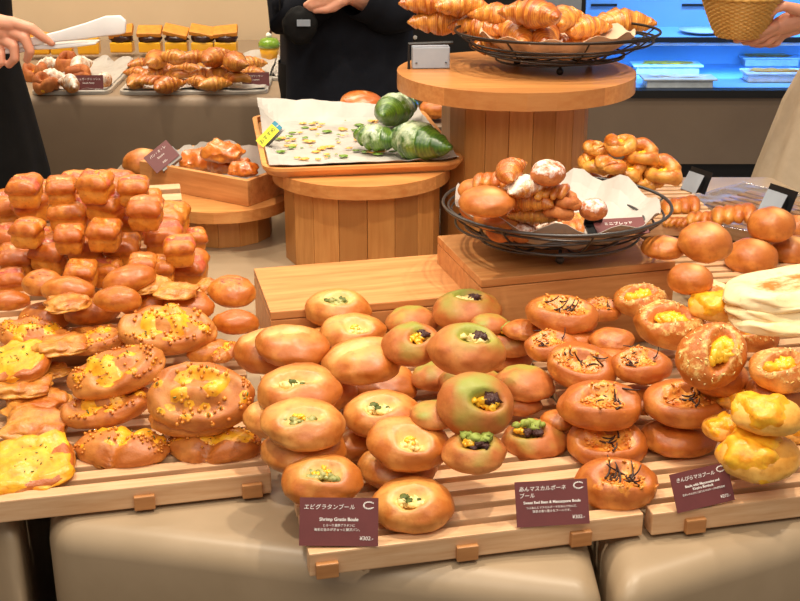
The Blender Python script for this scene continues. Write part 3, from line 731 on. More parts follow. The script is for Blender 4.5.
# wire baskets -----------------------------------------------------------------------
def wire_basket(c, rx, ry, h, label, m, n=9, r=.0022, foot=.018, rz=0, seed=1):
    t = empty('wire_basket', c, rz, label, 'basket'); rnd = random.Random(seed)
    for i in range(n):
        k = i/(n-1); f = .42 + .58*k**.75; jx, jy = rnd.uniform(-.012, .012), rnd.uniform(-.012, .012); ta, tb = rnd.uniform(-.010, .010), rnd.uniform(-.010, .010)
        zz = foot + .004 + h*k**1.35
        if i == n-1: jx = jy = ta = tb = 0
        pts = [((rx*f)*math.cos(a) + jx, (ry*f)*math.sin(a) + jy, zz + ta*math.cos(a)*f + tb*math.sin(a)*f) for a in np.linspace(0, 2*PI, 49)[:-1]]
        MB().tube(pts, r*(1.25 if i == n-1 else 1), 6, closed=True).build('wire_ring', m, t, True)
    for i in range(8):
        a = 2*PI*i/8 + .2
        pts = [(rx*f*math.cos(a), ry*f*math.sin(a), foot + .003 + h*k**1.35) for k in np.linspace(0, 1, 9) for f in [.42 + .58*k**.75]]
        pts = [(.0, .0, foot + .002 + i*.0002)] + pts
        MB().tube(pts, r*.8, 6).build('rib', m, t, True)
    for i in range(3):
        a = -PI/2 + 2*PI*i/3
        B, BF = ico(2); MB().add([Vector((rx*.42*math.cos(a), ry*.42*math.sin(a), .0075)) + Vector(v_)*.0075 for v_ in B], BF).tube([(rx*.42*math.cos(a), ry*.42*math.sin(a), .012), (rx*.42*math.cos(a), ry*.42*math.sin(a), foot + .006)], .003, 6).build('foot', m, t, True)
    raise_disc(c[0], c[1], min(rx, ry)*.86, lambda d: c[2] + foot + .010 + h*np.clip((d/min(rx, ry) - .42)/.58, 0, 1)**1.8)
    return t
BK1 = Vector((.262, 1.935, .8505)); BK2 = Vector((.315, 2.44, 1.0665))
wire_basket(BK1, .190, .180, .060, 'round grey wire basket of small dusted pastries on the taller crate', M_WIRE2, 9)
wire_basket(BK2, .205, .17, .055, 'dark wire basket full of croissants on the tall stool', M_WIRE, 9, seed=4)
def liner_basket(cx, r, h, seed, peaks):
    def f(u, v):
        a = 2*PI*u; rad = r*v; fl = 0
        for pa, pw, phh in peaks: fl += phh*math.exp(-((((a - pa + PI) % (2*PI)) - PI)/pw)**2)
        z = .030 + h*np.clip((v - .42)/.58, 0, 1)**1.7 + fl*max(0, v - .7)/.3 + .006*v*math.sin(11*a + seed)
        return cx + Vector((rad*math.cos(a)*(1 - .18*max(0, v-.7)*min(1, fl*20)), rad*math.sin(a)*(1 - .18*max(0, v-.7)), z))
    return f
sheet('paper_liner', liner_basket(BK1, .172, .052, 1, [(.75, .2, .018), (1.25, .15, .016), (2.95, .3, .018), (3.9, .25, .012), (4.6, .2, .01)]), 60, 10, M_PAPER, label='white paper liner under the small pastries in the grey wire basket', cat='paper')
sheet('paper_liner', liner_basket(BK2 + Vector((0, 0, 0)), .155, .045, 2, [(5.4, .5, .008)]), 60, 10, simple('brown_paper', (222, 190, 158), .6), label='tan paper liner under the croissants on the tall stool', cat='paper')

# ------------------------------------------------------------------ price cards
def lettering(parent, txt, size, loc, name='lettering', m=None, align='LEFT', shear=0, sx=1, bold=0):
    cu = bpy.data.curves.new(name, 'FONT'); cu.body = txt; cu.size = size; cu.align_x = align; cu.shear = shear; cu.extrude = .00015; cu.offset = bold
    o = bpy.data.objects.new(name, cu); COL.objects.link(o)
    dg = bpy.context.evaluated_depsgraph_get(); me = bpy.data.meshes.new_from_object(o.evaluated_get(dg)); bpy.data.objects.remove(o)
    o = link(name, me, None, parent); o.data.materials.clear(); o.data.materials.append(m or M_INK); o.location = loc; o.scale = (sx, 1, 1); return o
def price_card(u, v, wpx, z, lines, label, rz, lean=R(62), roll=0, W=.091, Hh=.055, holder=True, m=None):
    """u, v: middle of the lower edge; the card leans back; local x along, y up the card"""
    p = at(u, v, z=z); W = wpx*depth(p)/FPX; k = W/.091; Hh = Hh*k
    t = empty('price_card', p, 0, label, 'price card', 'burgundy price cards' if m is None else None); t.rotation_euler = (Euler((0, 0, rz)).to_matrix() @ Euler((lean, 0, 0)).to_matrix() @ Euler((0, 0, roll)).to_matrix()).to_euler()
    MB().box((0, Hh/2, 0), (W, Hh, .0009)).build('card', m or M_CARD, t)
    if holder:
        b = MB(); d = .026*k; prof = [(.002, -.0008), (.034*k, -.0008), (.0205*k, -d)]
        V = [(x, y, zz) for x in (-.016*k, .016*k) for y, zz in prof]
        b.add(V, [(0, 1, 2), (5, 4, 3), (0, 3, 4, 1), (1, 4, 5, 2), (2, 5, 3, 0)]).build('holder', M_HOLDER, t)
    for txt, s, x, y, al, sh in lines:
        lettering(t, txt, s*k, (x*k, y*k, .0007), align=al, shear=sh, bold=.0001*k if txt.isascii() else 0)
    return t, k
def wreath(t, k, x, y, rx=.0063, ry=.0042):
    b = MB()
    for i in range(15):
        a = R(38) + (2*PI - R(76))*i/14
        b.box((x*k + rx*k*math.cos(a), y*k + ry*k*math.sin(a), .0007), (.0017*k, .0008*k, .0002), Matrix.Rotation(a + .9, 3, 'Z'))
    b.tube([(x*k + rx*.86*k*math.cos(a), y*k + ry*.82*k*math.sin(a), .0007) for a in np.linspace(R(42), 2*PI - R(42), 24)], .0003*k, 4).build('emblem', M_INK, t)
t, k = price_card(338.5, 546, 79, .748, [('エビグラタンブール', .0066, -.041, .0420, 'LEFT', .15), ('Shrimp Gratin Boule', .0054, 0, .0285, 'CENTER', 0),
    ('とろ〜り濃厚グラタンに', .0034, 0, .0222, 'CENTER', 0), ('海老の旨みがぎゅっと贅沢パン。', .0037, -.001, .0172, 'CENTER', 0), ('¥302.-', .0062, .040, .0068, 'RIGHT', .12)],
    'price card for the shrimp gratin boules at the front left of the centre tray', R(1), roll=R(-1))
wreath(t, k, .0345, .0465)
t, k = price_card(553.5, 525.5, 74, .748, [('あんマスカルポーネ', .0066, -.041, .0435, 'LEFT', .15), ('ブール', .0066, -.041, .0352, 'LEFT', .15), ('Sweet Red Bean & Mascarpone Boule', .0047, 0, .0275, 'CENTER', 0),
    ('つぶあんとマスカルポーネをあんで包んだ、', .0033, 0, .0215, 'CENTER', 0), ('抹茶の香り豊かなブールです。', .0036, 0, .0168, 'CENTER', 0), ('¥302.-', .0062, .040, .0072, 'RIGHT', .12)],
    'price card for the sweet red bean boules beside the front burdock boule', R(6), roll=R(0))
wreath(t, k, .0345, .0475)
t, k = price_card(706.5, 506.5, 64, .748, [('きんぴらマヨブール', .0068, -.038, .0420, 'LEFT', .15), ('Boule with Mayonnaise and', .0049, .001, .0318, 'CENTER', 0), ('Kinpira Burdock', .0049, .001, .0268, 'CENTER', 0),
    ('甘辛いきんぴらごぼうとマヨネーズの相性抜群', .0032, .001, .0212, 'CENTER', 0), ('¥273.-', .0062, .040, .0068, 'RIGHT', .12)],
    'price card for the mayonnaise and burdock boules on the right tray', R(14), roll=R(5))
wreath(t, k, .0335, .0475)
LN = [('シュガーデニッシュ', .0085, 0, .040, 'CENTER', 0), ('Danish Pastry', .0065, 0, .029, 'CENTER', 0), ('¥240.-', .008, .040, .008, 'RIGHT', 0)]
LN2 = [('クロワッサン', .0085, 0, .040, 'CENTER', 0), ('Croissant', .0065, 0, .029, 'CENTER', 0), ('¥230.-', .008, .040, .008, 'RIGHT', 0)]
BZ = .775
price_card(89, 93, 29, BZ + .004, LN, 'price card in front of the sugar dusted pastries on the back counter', R(4), R(75))
price_card(256, 89, 27, BZ + .004, LN2, 'price card in front of the croissants on the back counter', R(6), R(75))
bxp = BOXF(.088, .004, .052)
t = empty('price_card', bxp, 0, 'tilted burgundy price card clipped to the small wooden box', 'price card', 'burgundy price cards'); t.rotation_euler = Euler((R(58), R(-8), R(6))).to_matrix().to_euler()
t.rotation_euler = (Euler((0, 0, R(8))).to_matrix() @ Euler((R(60), 0, 0)).to_matrix() @ Euler((0, 0, R(38))).to_matrix()).to_euler()
MB().box((0, .030, 0), (.062, .044, .001)).build('card', M_CARD, t)
for s_, y_ in ((.007, .040), (.0055, .030), (.005, .016)): lettering(t, 'パン・オ・レ' if y_ > .035 else ('Brioche' if y_ > .02 else '¥250.-'), s_, (0, y_, .0008), align='CENTER')
MB().tube([(0, .008, -.002), (0, -.012, -.003), (.002, -.03, .004)], .0022, 6).box((.008, .018, -.012), (.05, .03, .02)).build('holder', simple('clear_clip', (150, 146, 140), .2), t)
# yellow label on the tray of green croissants
pl = TRF(.012, .17, .022); t = empty('yellow_label', pl, 0, 'yellow label with blue end standing on the rim of the wooden tray', 'label')
t.rotation_euler = (Euler((0, 0, R(4))).to_matrix() @ Euler((R(62), 0, 0)).to_matrix() @ Euler((0, 0, R(46))).to_matrix()).to_euler()
MB().box((.022, .012, 0), (.048, .021, .001)).build('card', simple('yellow_card', (226, 222, 40), .45), t)
MB().box((.0505, .012, 0), (.009, .021, .001)).build('blue_end', simple('blue_card', (40, 140, 170), .45), t)
lettering(t, 'おすすめ', .0105, (.0005, .0085, .0008), m=simple('dark_green_ink', (30, 70, 30), .6))
lettering(t, 'NEW', .004, (.0465, .010, .0008))
sheet('holder', lambda u, v: Vector((.006 + .05*u, -.016*math.sin(PI*v)*0 - .004 + .016*v, -.004 - .02*math.sin(PI*v))), 6, 8, simple('clear_holder', (170, 168, 166), .15), t)

# a price card lying in the grey basket, card stands seen from behind
pc = at(607, 233, z=BK1.z + .070); t = empty('price_card', pc, R(14), 'burgundy price card lying at the right side of the grey wire basket', 'price card', 'burgundy price cards')
t.rotation_euler = (Euler((0, 0, R(10))).to_matrix() @ Euler((R(22), 0, 0)).to_matrix()).to_euler()
MB().box((.026, .012, .002), (.085, .040, .001)).build('card', M_CARD, t)
MB().box((-.016, .010, -.001), (.030, .036, .0035), bev=.001).box((-.016, .026, .008), (.03, .003, .02)).build('holder', M_HOLDER, t)
lettering(t, 'ミニブレッド', .008, (.0, .016, .0028))
def card_stand(u, v, z, s, rz, label):
    p = at(u, v, z=z); t = empty('card_stand', p, rz, label, 'card stand', 'card stands seen from behind')
    t.scale = (s, s, s)
    MB().box((0, .012, .026), (.085, .002, .062), Matrix.Rotation(R(-22), 3, 'X')).build('black_plate', M_HOLDER, t)
    b = MB(); b.add([(-.030, -.022, 0), (.030, -.022, 0), (.030, .004, .047), (-.030, .004, .047), (-.030, -.021, -.0), (.03, -.021, 0), (.03, .0055, .046), (-.03, .0055, .046)],
          [(0, 1, 2, 3), (7, 6, 5, 4), (0, 4, 5, 1), (3, 2, 6, 7), (0, 3, 7, 4), (1, 5, 6, 2)]).build('grey_back', M_GREY, t)
    MB().add([(x, y, z_) for x in (-.029, .029) for y, z_ in ((-.019, .0005), (.020, .0005), (.0055, .043))], [(0, 1, 2), (5, 4, 3), (0, 3, 4, 1), (1, 4, 5, 2), (2, 5, 3, 0)]).build('holder', M_HOLDER, t)
card_stand(694, 190, .802, .78, R(-62), 'card stand with grey back beside the custard pastries')
card_stand(774, 212, .772, .92, R(-62), 'card stand with grey back behind the round buns at the right edge')
t = empty('card_box', (.062, 2.455, 1.0665), R(4), 'grey metal card holder standing on the tall stool left of the croissants', 'card holder')
MB().box((0, 0, .022), (.076, .03, .043), bev=.002).build('body', M_GREY, t)
MB().tube([(-.045, -.012, .0), (-.045, -.012, .05), (.044, -.012, .052)], .0035, 6).build('bracket', M_BLACK, t)
for sx in (-.03, .03): MB().lathe([(.0, 0), (.0022, 0), (.0022, .001), (0, .001)], 8, c=(sx, -.0155, .012)).build('screw', M_WIRE, t)
sheet('clear_film', film5, 36, 30, M_FILM, th=.0003, label='clear plastic film over the empty slatted tray at the right rear', cat='plastic film', smooth=True)
# ------------------------------------------------------------------ the breads, lowest layer first
G_ = dict(gratin='shrimp gratin boules', gratinslit='shrimp gratin boules', gratinplain='shrimp gratin boules', matcha='matcha boules', matchaplain='matcha boules', matchatop='matcha boules',
          kinpira='burdock boules', kinpiratall='burdock boules', kinpiraplain='burdock boules', cheese='cheese boules', yellow='cheese boules', bun='round golden buns', palebun='round golden buns',
          corn='corn breads', cornlobes='corn breads', pizza='cheese pastries', pastry='cheese pastries', loaf='bacon mini loaves', loafplain='bacon mini loaves', roll='golden rolls', rollkink='golden rolls',
          scored='golden rolls', flat='flatbread sandwiches', danish='custard pastries', twist='flaky pastries')
def lay(rows):
    for r in rows:
        key, u, v, w_, yaw, tx, ty, label = r[:8]; kw = r[8] if len(r) > 8 else {}
        rest(key, u, v, w_, yaw, tx, ty, label, group=kw.pop('group', G_.get(key)), **kw)

# -- left heap: mini loaves on the tilted tray (back to front), then the second layer
lay([
 ('loaf', 8, 212, 46, 10, 10, 0, 'bacon mini loaf at the back left corner of the heap, cut by the photo edge'),
 ('loaf', 44, 196, 36, 25, 12, 0, 'bacon mini loaf at the very back of the heap behind the tall tilted one'),
 ('loaf', 77, 190, 36, 5, 12, 5, 'bacon mini loaf in the middle of the rearmost row'),
 ('loaf', 116, 190, 40, -10, 12, 0, 'bacon mini loaf at the right of the rearmost row, below the small wooden box'),
 ('loafplain', 146, 206, 34, 5, 14, 0, 'split mini loaf with two red bacon pieces beside the low stool'),
 ('loaf', 12, 242, 38, -5, 12, 0, 'bacon mini loaf at the left edge in the third row from the back'),
 ('loaf', 194, 241, 30, 20, 12, 8, 'dark bacon mini loaf standing at the right edge of the heap near the low stool'),
 ('loafplain', 168, 224, 44, -8, 12, 0, 'mini loaf with pale cheese streak behind the broad loaf at the right of the heap'),
 ('loafplain', 127, 222, 40, 5, 12, 0, 'split mini loaf with cheese in the middle of the heap, upper of two alike'),
 ('loaf', 40, 240, 26, 0, 12, 0, 'half hidden red bacon mini loaf between two loaves at the left of the heap'),
 ('loafplain', 17, 262, 38, 8, 12, 0, 'smooth golden mini loaf at the left edge, above the round cracked roll'),
 ('loaf', 52, 256, 43, -12, 12, 0, 'broad mini loaf with pale crease left of the centre of the heap'),
 ('loaf', 87, 251, 40, 6, 12, 0, 'wrinkled mini loaf in the centre of the heap'),
 ('loafplain', 123, 252, 38, 4, 12, 0, 'mini loaf with sharply creased square side right of the heap centre'),
 ('loaf', 164, 241, 43, 10, 12, 0, 'broad mini loaf with one bacon piece and yellow cheese at the right of the heap'),
 ('loaf', 189, 271, 42, -6, 10, 0, 'red bacon mini loaf at the lower right end of the heap'),
 ('loafplain', 160, 272, 34, 5, 10, 0, 'pale mini loaf left of the lowest red bacon loaf'),
 ('loaf', 108, 274, 30, 0, 10, 0, 'half hidden mini loaf with red bacon above the long tilted roll'),
 ('loafplain', 82, 276, 32, 0, 10, 0, 'half hidden mini loaf between the cracked roll and the long tilted roll'),
 ('loaf', 12, 283, 32, 12, 12, 0, 'mini loaf with pale cut at the left edge beside the cracked round roll'),
 ('loaf', 32, 209, 44, 28, 8, -14, 'tall tilted bacon mini loaf on top at the back left'),
 ('loaf', 70, 217, 41, 4, 6, 0, 'mini loaf with domed pink bacon top, on top behind the heap centre'),
 ('loaf', 107, 208, 42, -14, 8, 8, 'mini loaf with big bacon top, on top at the back right of the heap'),
])
lay([
 ('loaf', 26, 192, 34, 0, 10, 0, 'red topped mini loaf on top at the back, left of the rearmost row'),
 ('loafplain', 62, 192, 34, 12, 8, 0, 'mini loaf with pale split, on top between two bacon loaves at the back'),
 ('loaf', 96, 188, 36, -6, 8, 0, 'bacon mini loaf on top at the back, just left of the long tilted one'),
 ('loaf', 134, 192, 34, 6, 8, 0, 'bacon mini loaf on top at the back right, near the small wooden box'),
 ('loafplain', 146, 214, 36, 0, 10, 0, 'mini loaf with two domes on top at the right of the heap'),
 ('loaf', 28, 234, 34, -8, 6, 0, 'bacon mini loaf on top at the left, above the broad creased one'),
 ('loafplain', 70, 240, 32, 4, 8, 0, 'small mini loaf on top in the centre gap of the heap'),
 ('loafplain', 105, 236, 34, -4, 8, 0, 'mini loaf with cheese on top, between the wrinkled and the creased one'),
 ('loafplain', 143, 268, 30, 5, 8, 0, 'small golden mini loaf above the end of the long tilted roll'),
 ('loaf', 180, 252, 34, 8, 8, 0, 'bacon mini loaf on top at the right edge, above the red bacon loaf'),
])
# -- left heap: rolls between loaves and corn breads
lay([
 ('roll', 8, 302, 44, 10, 0, 0, 'plain golden roll at the left edge below the mini loaves'),
 ('scored', 45, 318, 52, 0, 5, 0, 'golden roll with a row of speckles at the left behind the corn breads', {'asp': (1, .9, 1)}),
 ('roll', 92, 312, 54, 20, 0, 0, 'dark golden roll half hidden under the hat shaped roll'),
 ('rollkink', 145, 305, 52, 0, 8, 0, 'kinked golden roll in front of the long tilted roll'),
 ('scored', 189, 307, 52, -12, 14, 0, 'scored golden roll behind the widest corn bread'),
 ('roll', 236, 323, 48, -5, 0, 0, 'smooth kidney shaped roll beside the shallow crate, under the scored roll'),
 ('scored', 42, 283, 40, 0, 24, 0, 'round cracked roll with a pale wrinkled top at the left of the heap'),
 ('pastry', 150, 284, 40, 10, 10, 0, 'flat pale pastry under the lowest bacon loaf'),
 ('pastry', 208, 287, 34, -30, 10, 0, 'flaky pale pastry left of the scored roll beside the crate'),
 ('pastry', 90, 340, 70, 0, 0, 0, 'flat pastry half hidden behind the corn breads at the left'),
 ('pastry', 214, 350, 50, 10, 0, 0, 'flat pastry half hidden behind the widest corn bread'),
 ('roll', 210, 352, 46, 20, 0, 0, 'reddish roll half hidden behind the widest corn bread'),
 ('cornlobes', 226, 353, 26, 60, 10, 0, 'small corn bread end peeping out beside the big tan boule'),
 ('roll', 68, 291, 56, -6, -4, 0, 'hat shaped golden roll lying on top of the darker roll at the left'),
 ('roll', 129, 280, 52, 20, 4, -8, 'long tilted golden roll on top in front of the mini loaves'),
 ('scored', 232, 292, 50, -25, 12, 0, 'round scored roll on top beside the corner of the shallow crate'),
])
# -- left front: corn breads and cheese pastries
lay([
 ('pastry', 30, 352, 60, 0, 0, 0, 'dark flat pastry under the long corn breads at the left edge'),
 ('corn', 140, 345, 86, 10, 0, 0, 'corn bread half hidden under the widest corn bread'),
 ('corn', 34, 336, 78, -14, 12, 4, 'long corn bread with melted cheese sloping down to the right at the left edge', {'var': 0}),
 ('corn', 97, 342, 58, 14, 12, -5, 'corn bread with kernels and a yellow rim left of the widest corn bread', {'var': 1}),
 ('pastry', 50, 372, 40, 30, 0, 0, 'curled dark pastry end behind the stacked corn breads'),
 ('pastry', 34, 402, 68, 4, 5, 0, 'rough flaky pastry at the left edge, upper of two plain ones'),
 ('pastry', 36, 426, 70, -4, 5, 0, 'rough flaky pastry at the left edge, just above the yellow cheese pastry'),
 ('pastry', 22, 386, 66, 0, 0, 0, 'dark flaky pastry under the cheese pastry at the left edge'),
 ('cornlobes', 122, 450, 98, -4, 10, 0, 'two lobed corn bread at the front left of the tray, beside the yellow cheese pastry', {'var': 0}),
 ('cornlobes', 215, 447, 94, 0, 8, 0, 'two lobed corn bread at the right front corner of the left tray', {'var': 1}),
 ('corn', 108, 407, 92, 8, 14, -8, 'corn bread with dark kernels, lower of the two stacked corn breads', {'var': 2}),
 ('corn', 194, 420, 90, 0, 0, 0, 'corn bread hidden beneath the one standing up to the front', {'var': 3}),
 ('corn', 168, 331, 100, -2, 24, 2, 'widest corn bread with a ring of yellow cheese, on top in the middle', {'var': 2}),
 ('corn', 118, 372, 100, 10, 22, -10, 'corn bread sloping up to the right, upper of the two stacked corn breads', {'var': 3}),
 ('corn', 201, 397, 108, 2, 48, 4, 'big round corn bread tipped up to face the front', {'var': 1, 'asp': (1, 1.12, 1)}),
 ('pizza', 14, 365, 76, 8, 10, -8, 'flat cheese pastry with yellow centre on top at the left edge', {'var': 0}),
 ('pizza', 32, 466, 90, 18, 14, 0, 'yellow cheese pastry with chopped parsley at the front left corner', {'var': 1}),
])
# -- middle: gratin boules
lay([
 ('gratinplain', 336, 344, 70, 10, 0, 0, 'plain tan boule half hidden beneath the rearmost gratin boules'),
 ('gratinplain', 268, 353, 68, 0, 0, 0, 'plain tan boule at the left end, behind and beneath the big smooth one', {'asp': (1, 1, 1.35)}),
 ('gratinplain', 395, 352, 62, 0, 0, 0, 'plain tan boule half hidden beside the green dusted bagels'),
 ('gratinplain', 378, 387, 80, 0, 0, 0, 'reddish tan boule beneath the folded one in the middle of the pile'),
 ('gratinplain', 320, 392, 76, 0, 0, 0, 'tan boule hidden between the slit boules and the folded one'),
 ('gratinplain', 282, 418, 78, 0, 0, 0, 'tan boule hidden beneath the two slit boules at the left'),
 ('gratinplain', 385, 432, 78, 0, 0, 0, 'tan boule hidden beneath the boule with a green filling'),
 ('gratinplain', 352, 444, 60, 0, 0, 0, 'shaded tan boule between the left stack and the front stack'),
 ('gratinplain', 304, 452, 86, 0, 0, 0, 'plain tan boule at the bottom of the left stack, above the first card'),
 ('gratinplain', 398, 467, 82, 0, 0, 0, 'plain tan boule at the bottom of the front stack'),
 ('gratin', 322, 481, 83, 0, 8, 0, 'pale filled boule right behind the shrimp gratin card', {'var': 0, 'sink': .034}),
 ('gratin', 412, 505, 84, 0, 10, 0, 'filled boule with green and white filling at the very front, beside the shrimp gratin card', {'var': 1}),
 ('gratin', 338, 309, 68, 0, 8, 0, 'pale filled boule at the very back, touching the edge of the shallow crate', {'var': 2}),
 ('gratin', 353, 333, 68, 5, 8, 0, 'pale filled boule second from the back, below the rearmost one', {'var': 3}),
 ('gratinplain', 293, 347, 76, -12, 6, 6, 'big smooth tan boule on top at the left, beside the scored roll', {'var': 1}),
 ('gratinplain', 363, 362, 82, 4, 8, -3, 'folded tan boule with a pointed top in the middle of the pile', {'var': 2}),
 ('gratinslit', 299, 391, 86, 0, 10, 0, 'pale boule with a long slit, left, behind the similar one in front', {'var': 0}),
 ('gratin', 382, 415, 80, -4, 6, 0, 'pale boule with a green filling behind the front stack', {'var': 1}),
 ('gratinslit', 303, 425, 86, -8, 8, 4, 'pale smooth boule with a small slit on top of the left stack', {'var': 1}),
 ('gratin', 409, 444, 86, -10, 14, 4, 'boule with orange filling and cracked top, on top of the front stack', {'var': 3}),
])
# -- middle: matcha boules
lay([
 ('matchaplain', 432, 348, 50, 0, 0, 0, 'matcha boule hidden between the green bagels and the dark filled one'),
 ('matchaplain', 505, 356, 60, 0, 0, 0, 'matcha boule hidden under the one with green and brown filling'),
 ('matchaplain', 436, 377, 52, 30, 0, 0, 'tan side of a matcha boule beneath the dark filled one'),
 ('matchaplain', 470, 385, 66, 0, 0, 0, 'matcha boule hidden behind the one facing the front'),
 ('matchaplain', 520, 404, 46, 0, 0, 0, 'small part of a matcha boule under the smooth reddish one'),
 ('matchaplain', 434, 416, 50, 0, 0, 0, 'green dusted edge of a matcha boule left of the one facing the front'),
 ('matchatop', 474, 453, 66, 0, 6, 0, 'matcha boule with green and dark filling spilling out, front left of the matcha group', {'var': 0}),
 ('matchatop', 534, 441, 66, 0, 8, 0, 'matcha boule with dark red bean and a green lid, front right of the matcha group', {'var': 1}),
 ('matchaplain', 412, 322, 54, 0, 6, 0, 'green dusted bagel at the back of the matcha group, upper of two'),
 ('matcha', 412, 345, 62, 20, 20, 0, 'green dusted bagel with an open hole, lower of two beside the gratin boules', {'var': 0}),
 ('matcha', 467, 313, 70, 0, 6, 0, 'matcha boule with a dark bean piece at the very back, near the crates', {'var': 1}),
 ('matchatop', 510, 342, 56, 0, 4, 0, 'matcha boule with green and brown filling behind the smooth reddish one', {'var': 2}),
 ('matchaplain', 489, 325, 38, 0, 0, 0, 'small plain tan boule between the rearmost matcha boule and the burdock boules'),
 ('matchaplain', 525, 384, 62, -4, 4, 4, 'smooth reddish matcha boule lying right of the one facing the front'),
 ('matcha', 466, 350, 80, -6, 10, 3, 'dark brown matcha boule with orange filling, on top of the matcha group', {'var': 3}),
 ('matcha', 476, 405, 78, 0, 42, 6, 'big matcha boule tipped up to show its yellow filled hole', {'var': 2}),
])
# -- right of middle: burdock boules
lay([
 ('kinpiraplain', 524, 330, 44, 0, 0, 0, 'plain side of a boule behind the rearmost burdock boule'),
 ('kinpiraplain', 570, 340, 66, 0, 0, 0, 'burdock boule hidden under the second row'),
 ('kinpiraplain', 610, 362, 60, 0, 0, 0, 'burdock boule hidden between two in the middle'),
 ('kinpiraplain', 562, 420, 44, 0, 0, 0, 'orange side of a boule left of the cheese crusted burdock boule'),
 ('kinpiraplain', 640, 400, 60, 0, 0, 0, 'burdock boule hidden behind the two front stacks'),
 ('kinpiraplain', 678, 438, 78, 0, 0, 0, 'smooth dark boule at the bottom of the right stack, above the third card'),
 ('kinpira', 606, 444, 80, 0, 14, 0, 'cheese crusted burdock boule behind the tall front one', {'var': 0}),
 ('kinpiratall', 616, 485, 84, 0, 6, 0, 'tall burdock boule with a tuft of dark strips, at the very front'),
 ('kinpira', 600, 310, 46, 0, 6, 0, 'small burdock boule at the back, against the taller crate', {'var': 3}),
 ('kinpira', 552, 347, 56, 10, 8, 0, 'burdock boule in the second row, beside the matcha group', {'var': 2}),
 ('kinpiraplain', 612, 340, 46, 0, 10, 0, 'pale yellow boule with a single dark strip in the middle of the burdock group'),
 ('kinpira', 562, 315, 74, -6, 8, 4, 'burdock boule with an upright strip at the back, by the taller crate', {'var': 1}),
 ('kinpira', 582, 367, 74, -12, 20, 6, 'burdock boule covered in cheese and strips in the middle of its group', {'var': 4}),
 ('kinpira', 642, 366, 62, 0, 14, 0, 'burdock boule with a strip on its right side, left of the upright cheese boule', {'var': 2}),
 ('kinpira', 600, 406, 86, 4, 8, 0, 'wide flat burdock boule on top, above the cheese crusted one', {'var': 3}),
 ('kinpira', 685, 404, 85, 2, 8, 0, 'wide burdock boule on top of the right stack', {'var': 0}),
])
# -- right: cheese boules
lay([
 ('yellow', 738, 398, 44, 40, 0, 0, 'yellow cheese crust peeping out between the right stack and the right edge'),
 ('bun', 700, 330, 56, 0, 0, 0, 'bun hidden behind the upright cheese boule'),
 ('yellow', 795, 430, 60, 0, 0, 0, 'cheese topped boule at the right edge beneath the wide yellow one', {'var': 1}),
 ('bun', 720, 378, 56, 0, 0, 0, 'boule hidden beneath the upright cheese boule'),
 ('bun', 775, 395, 60, 0, 0, 0, 'boule hidden beneath the plump cheese boule at the right edge'),
 ('yellow', 722, 428, 40, 60, 0, 0, 'yellow crusted boule squeezed behind the front cheese boule'),
 ('yellow', 758, 457, 84, 0, 10, 0, 'cheese topped boule with thick yellow crust at the right front, behind the third card', {'var': 0, 'sink': .03}),
 ('cheese', 641, 302, 56, 0, 10, 0, 'cheese boule at the back with a yellow hole, beside the taller crate', {'var': 0}),
 ('cheese', 669, 326, 72, -8, 14, 4, 'cheese boule with grated flakes in front of the rear one', {'var': 1}),
 ('cheese', 750, 336, 58, 0, 10, 0, 'cheese boule with a yellow pool behind the upright one', {'var': 2}),
 ('yellow', 716, 308, 56, 0, 4, 0, 'smooth boule with a yellow cheese edge left of the flatbread sandwiches', {'var': 2}),
 ('yellow', 768, 416, 74, -6, 6, 0, 'wide yellow crusted boule at the right edge above the front one', {'var': 2}),
 ('cheese', 711, 356, 70, 35, 46, -14, 'cheese boule standing upright with a long yellow slit', {'var': 3}),
 ('cheese', 781, 371, 66, 0, 16, 0, 'plump cheese boule with a yellow pool at the right edge', {'var': 0}),
])
# -- right: flatbread sandwiches, buns, flaky pastries
lay([
 ('flat', 806, 318, 158, 8, 0, 0, 'lowest flatbread of the sandwich stack at the right edge', {'cat': 'flatbread', 'asp': (1, .62, .7)}),
 ('flat', 803, 308, 156, 6, 2, 0, 'middle flatbread of the sandwich stack at the right edge', {'cat': 'flatbread', 'asp': (1, .62, .75)}),
 ('flat', 712, 292, 44, 20, 5, 0, 'small pale flatbread end beside the sandwich stack', {'cat': 'flatbread'}),
 ('flat', 700, 284, 36, -30, 10, 0, 'pale flatbread corner between the golden buns and the sandwich stack', {'cat': 'flatbread'}),
 ('palebun', 664, 248, 46, 0, 0, 0, 'pale flat bun between the taller crate and the big round bun'),
 ('twist', 679, 212, 42, 20, 0, 0, 'flaky twisted pastry behind the wire basket, at its right rim', {'cat': 'pastry'}),
 ('twist', 678, 226, 32, -20, 0, 0, 'small flaky pastry just below the twisted one at the basket rim', {'cat': 'pastry'}),
 ('twist', 702, 222, 36, 0, 0, 0, 'flaky pastry behind the largest round bun', {'cat': 'pastry'}),
 ('twist', 733, 220, 48, 10, 0, 0, 'flaky pastry with pale layers left of the rearmost round bun', {'cat': 'pastry'}),
 ('bun', 797, 228, 36, 0, 0, 0, 'round golden bun at the right edge behind the rearmost one'),
 ('bun', 791, 252, 44, 0, 0, 0, 'round golden bun at the right edge above the flatbread'),
 ('bun', 690, 280, 46, 0, 0, 0, 'round dark golden bun beside the corner of the taller crate'),
 ('bun', 751, 258, 53, 0, 0, 0, 'round golden bun in the middle of the bun group, just above the flatbread'),
 ('bun', 705, 243, 54, 0, 10, 0, 'largest round bun with a pale shiny spot', {'asp': (1, 1, 1.1)}),
 ('bun', 771, 226, 48, 0, 6, 0, 'rearmost round golden bun near the card stand', {'asp': (1, 1, 1.1)}),
 ('flat', 804, 289, 164, 12, 0, -5, 'topmost flatbread with toasted spots at the right edge', {'cat': 'flatbread', 'asp': (1, .68, .9)}),
])
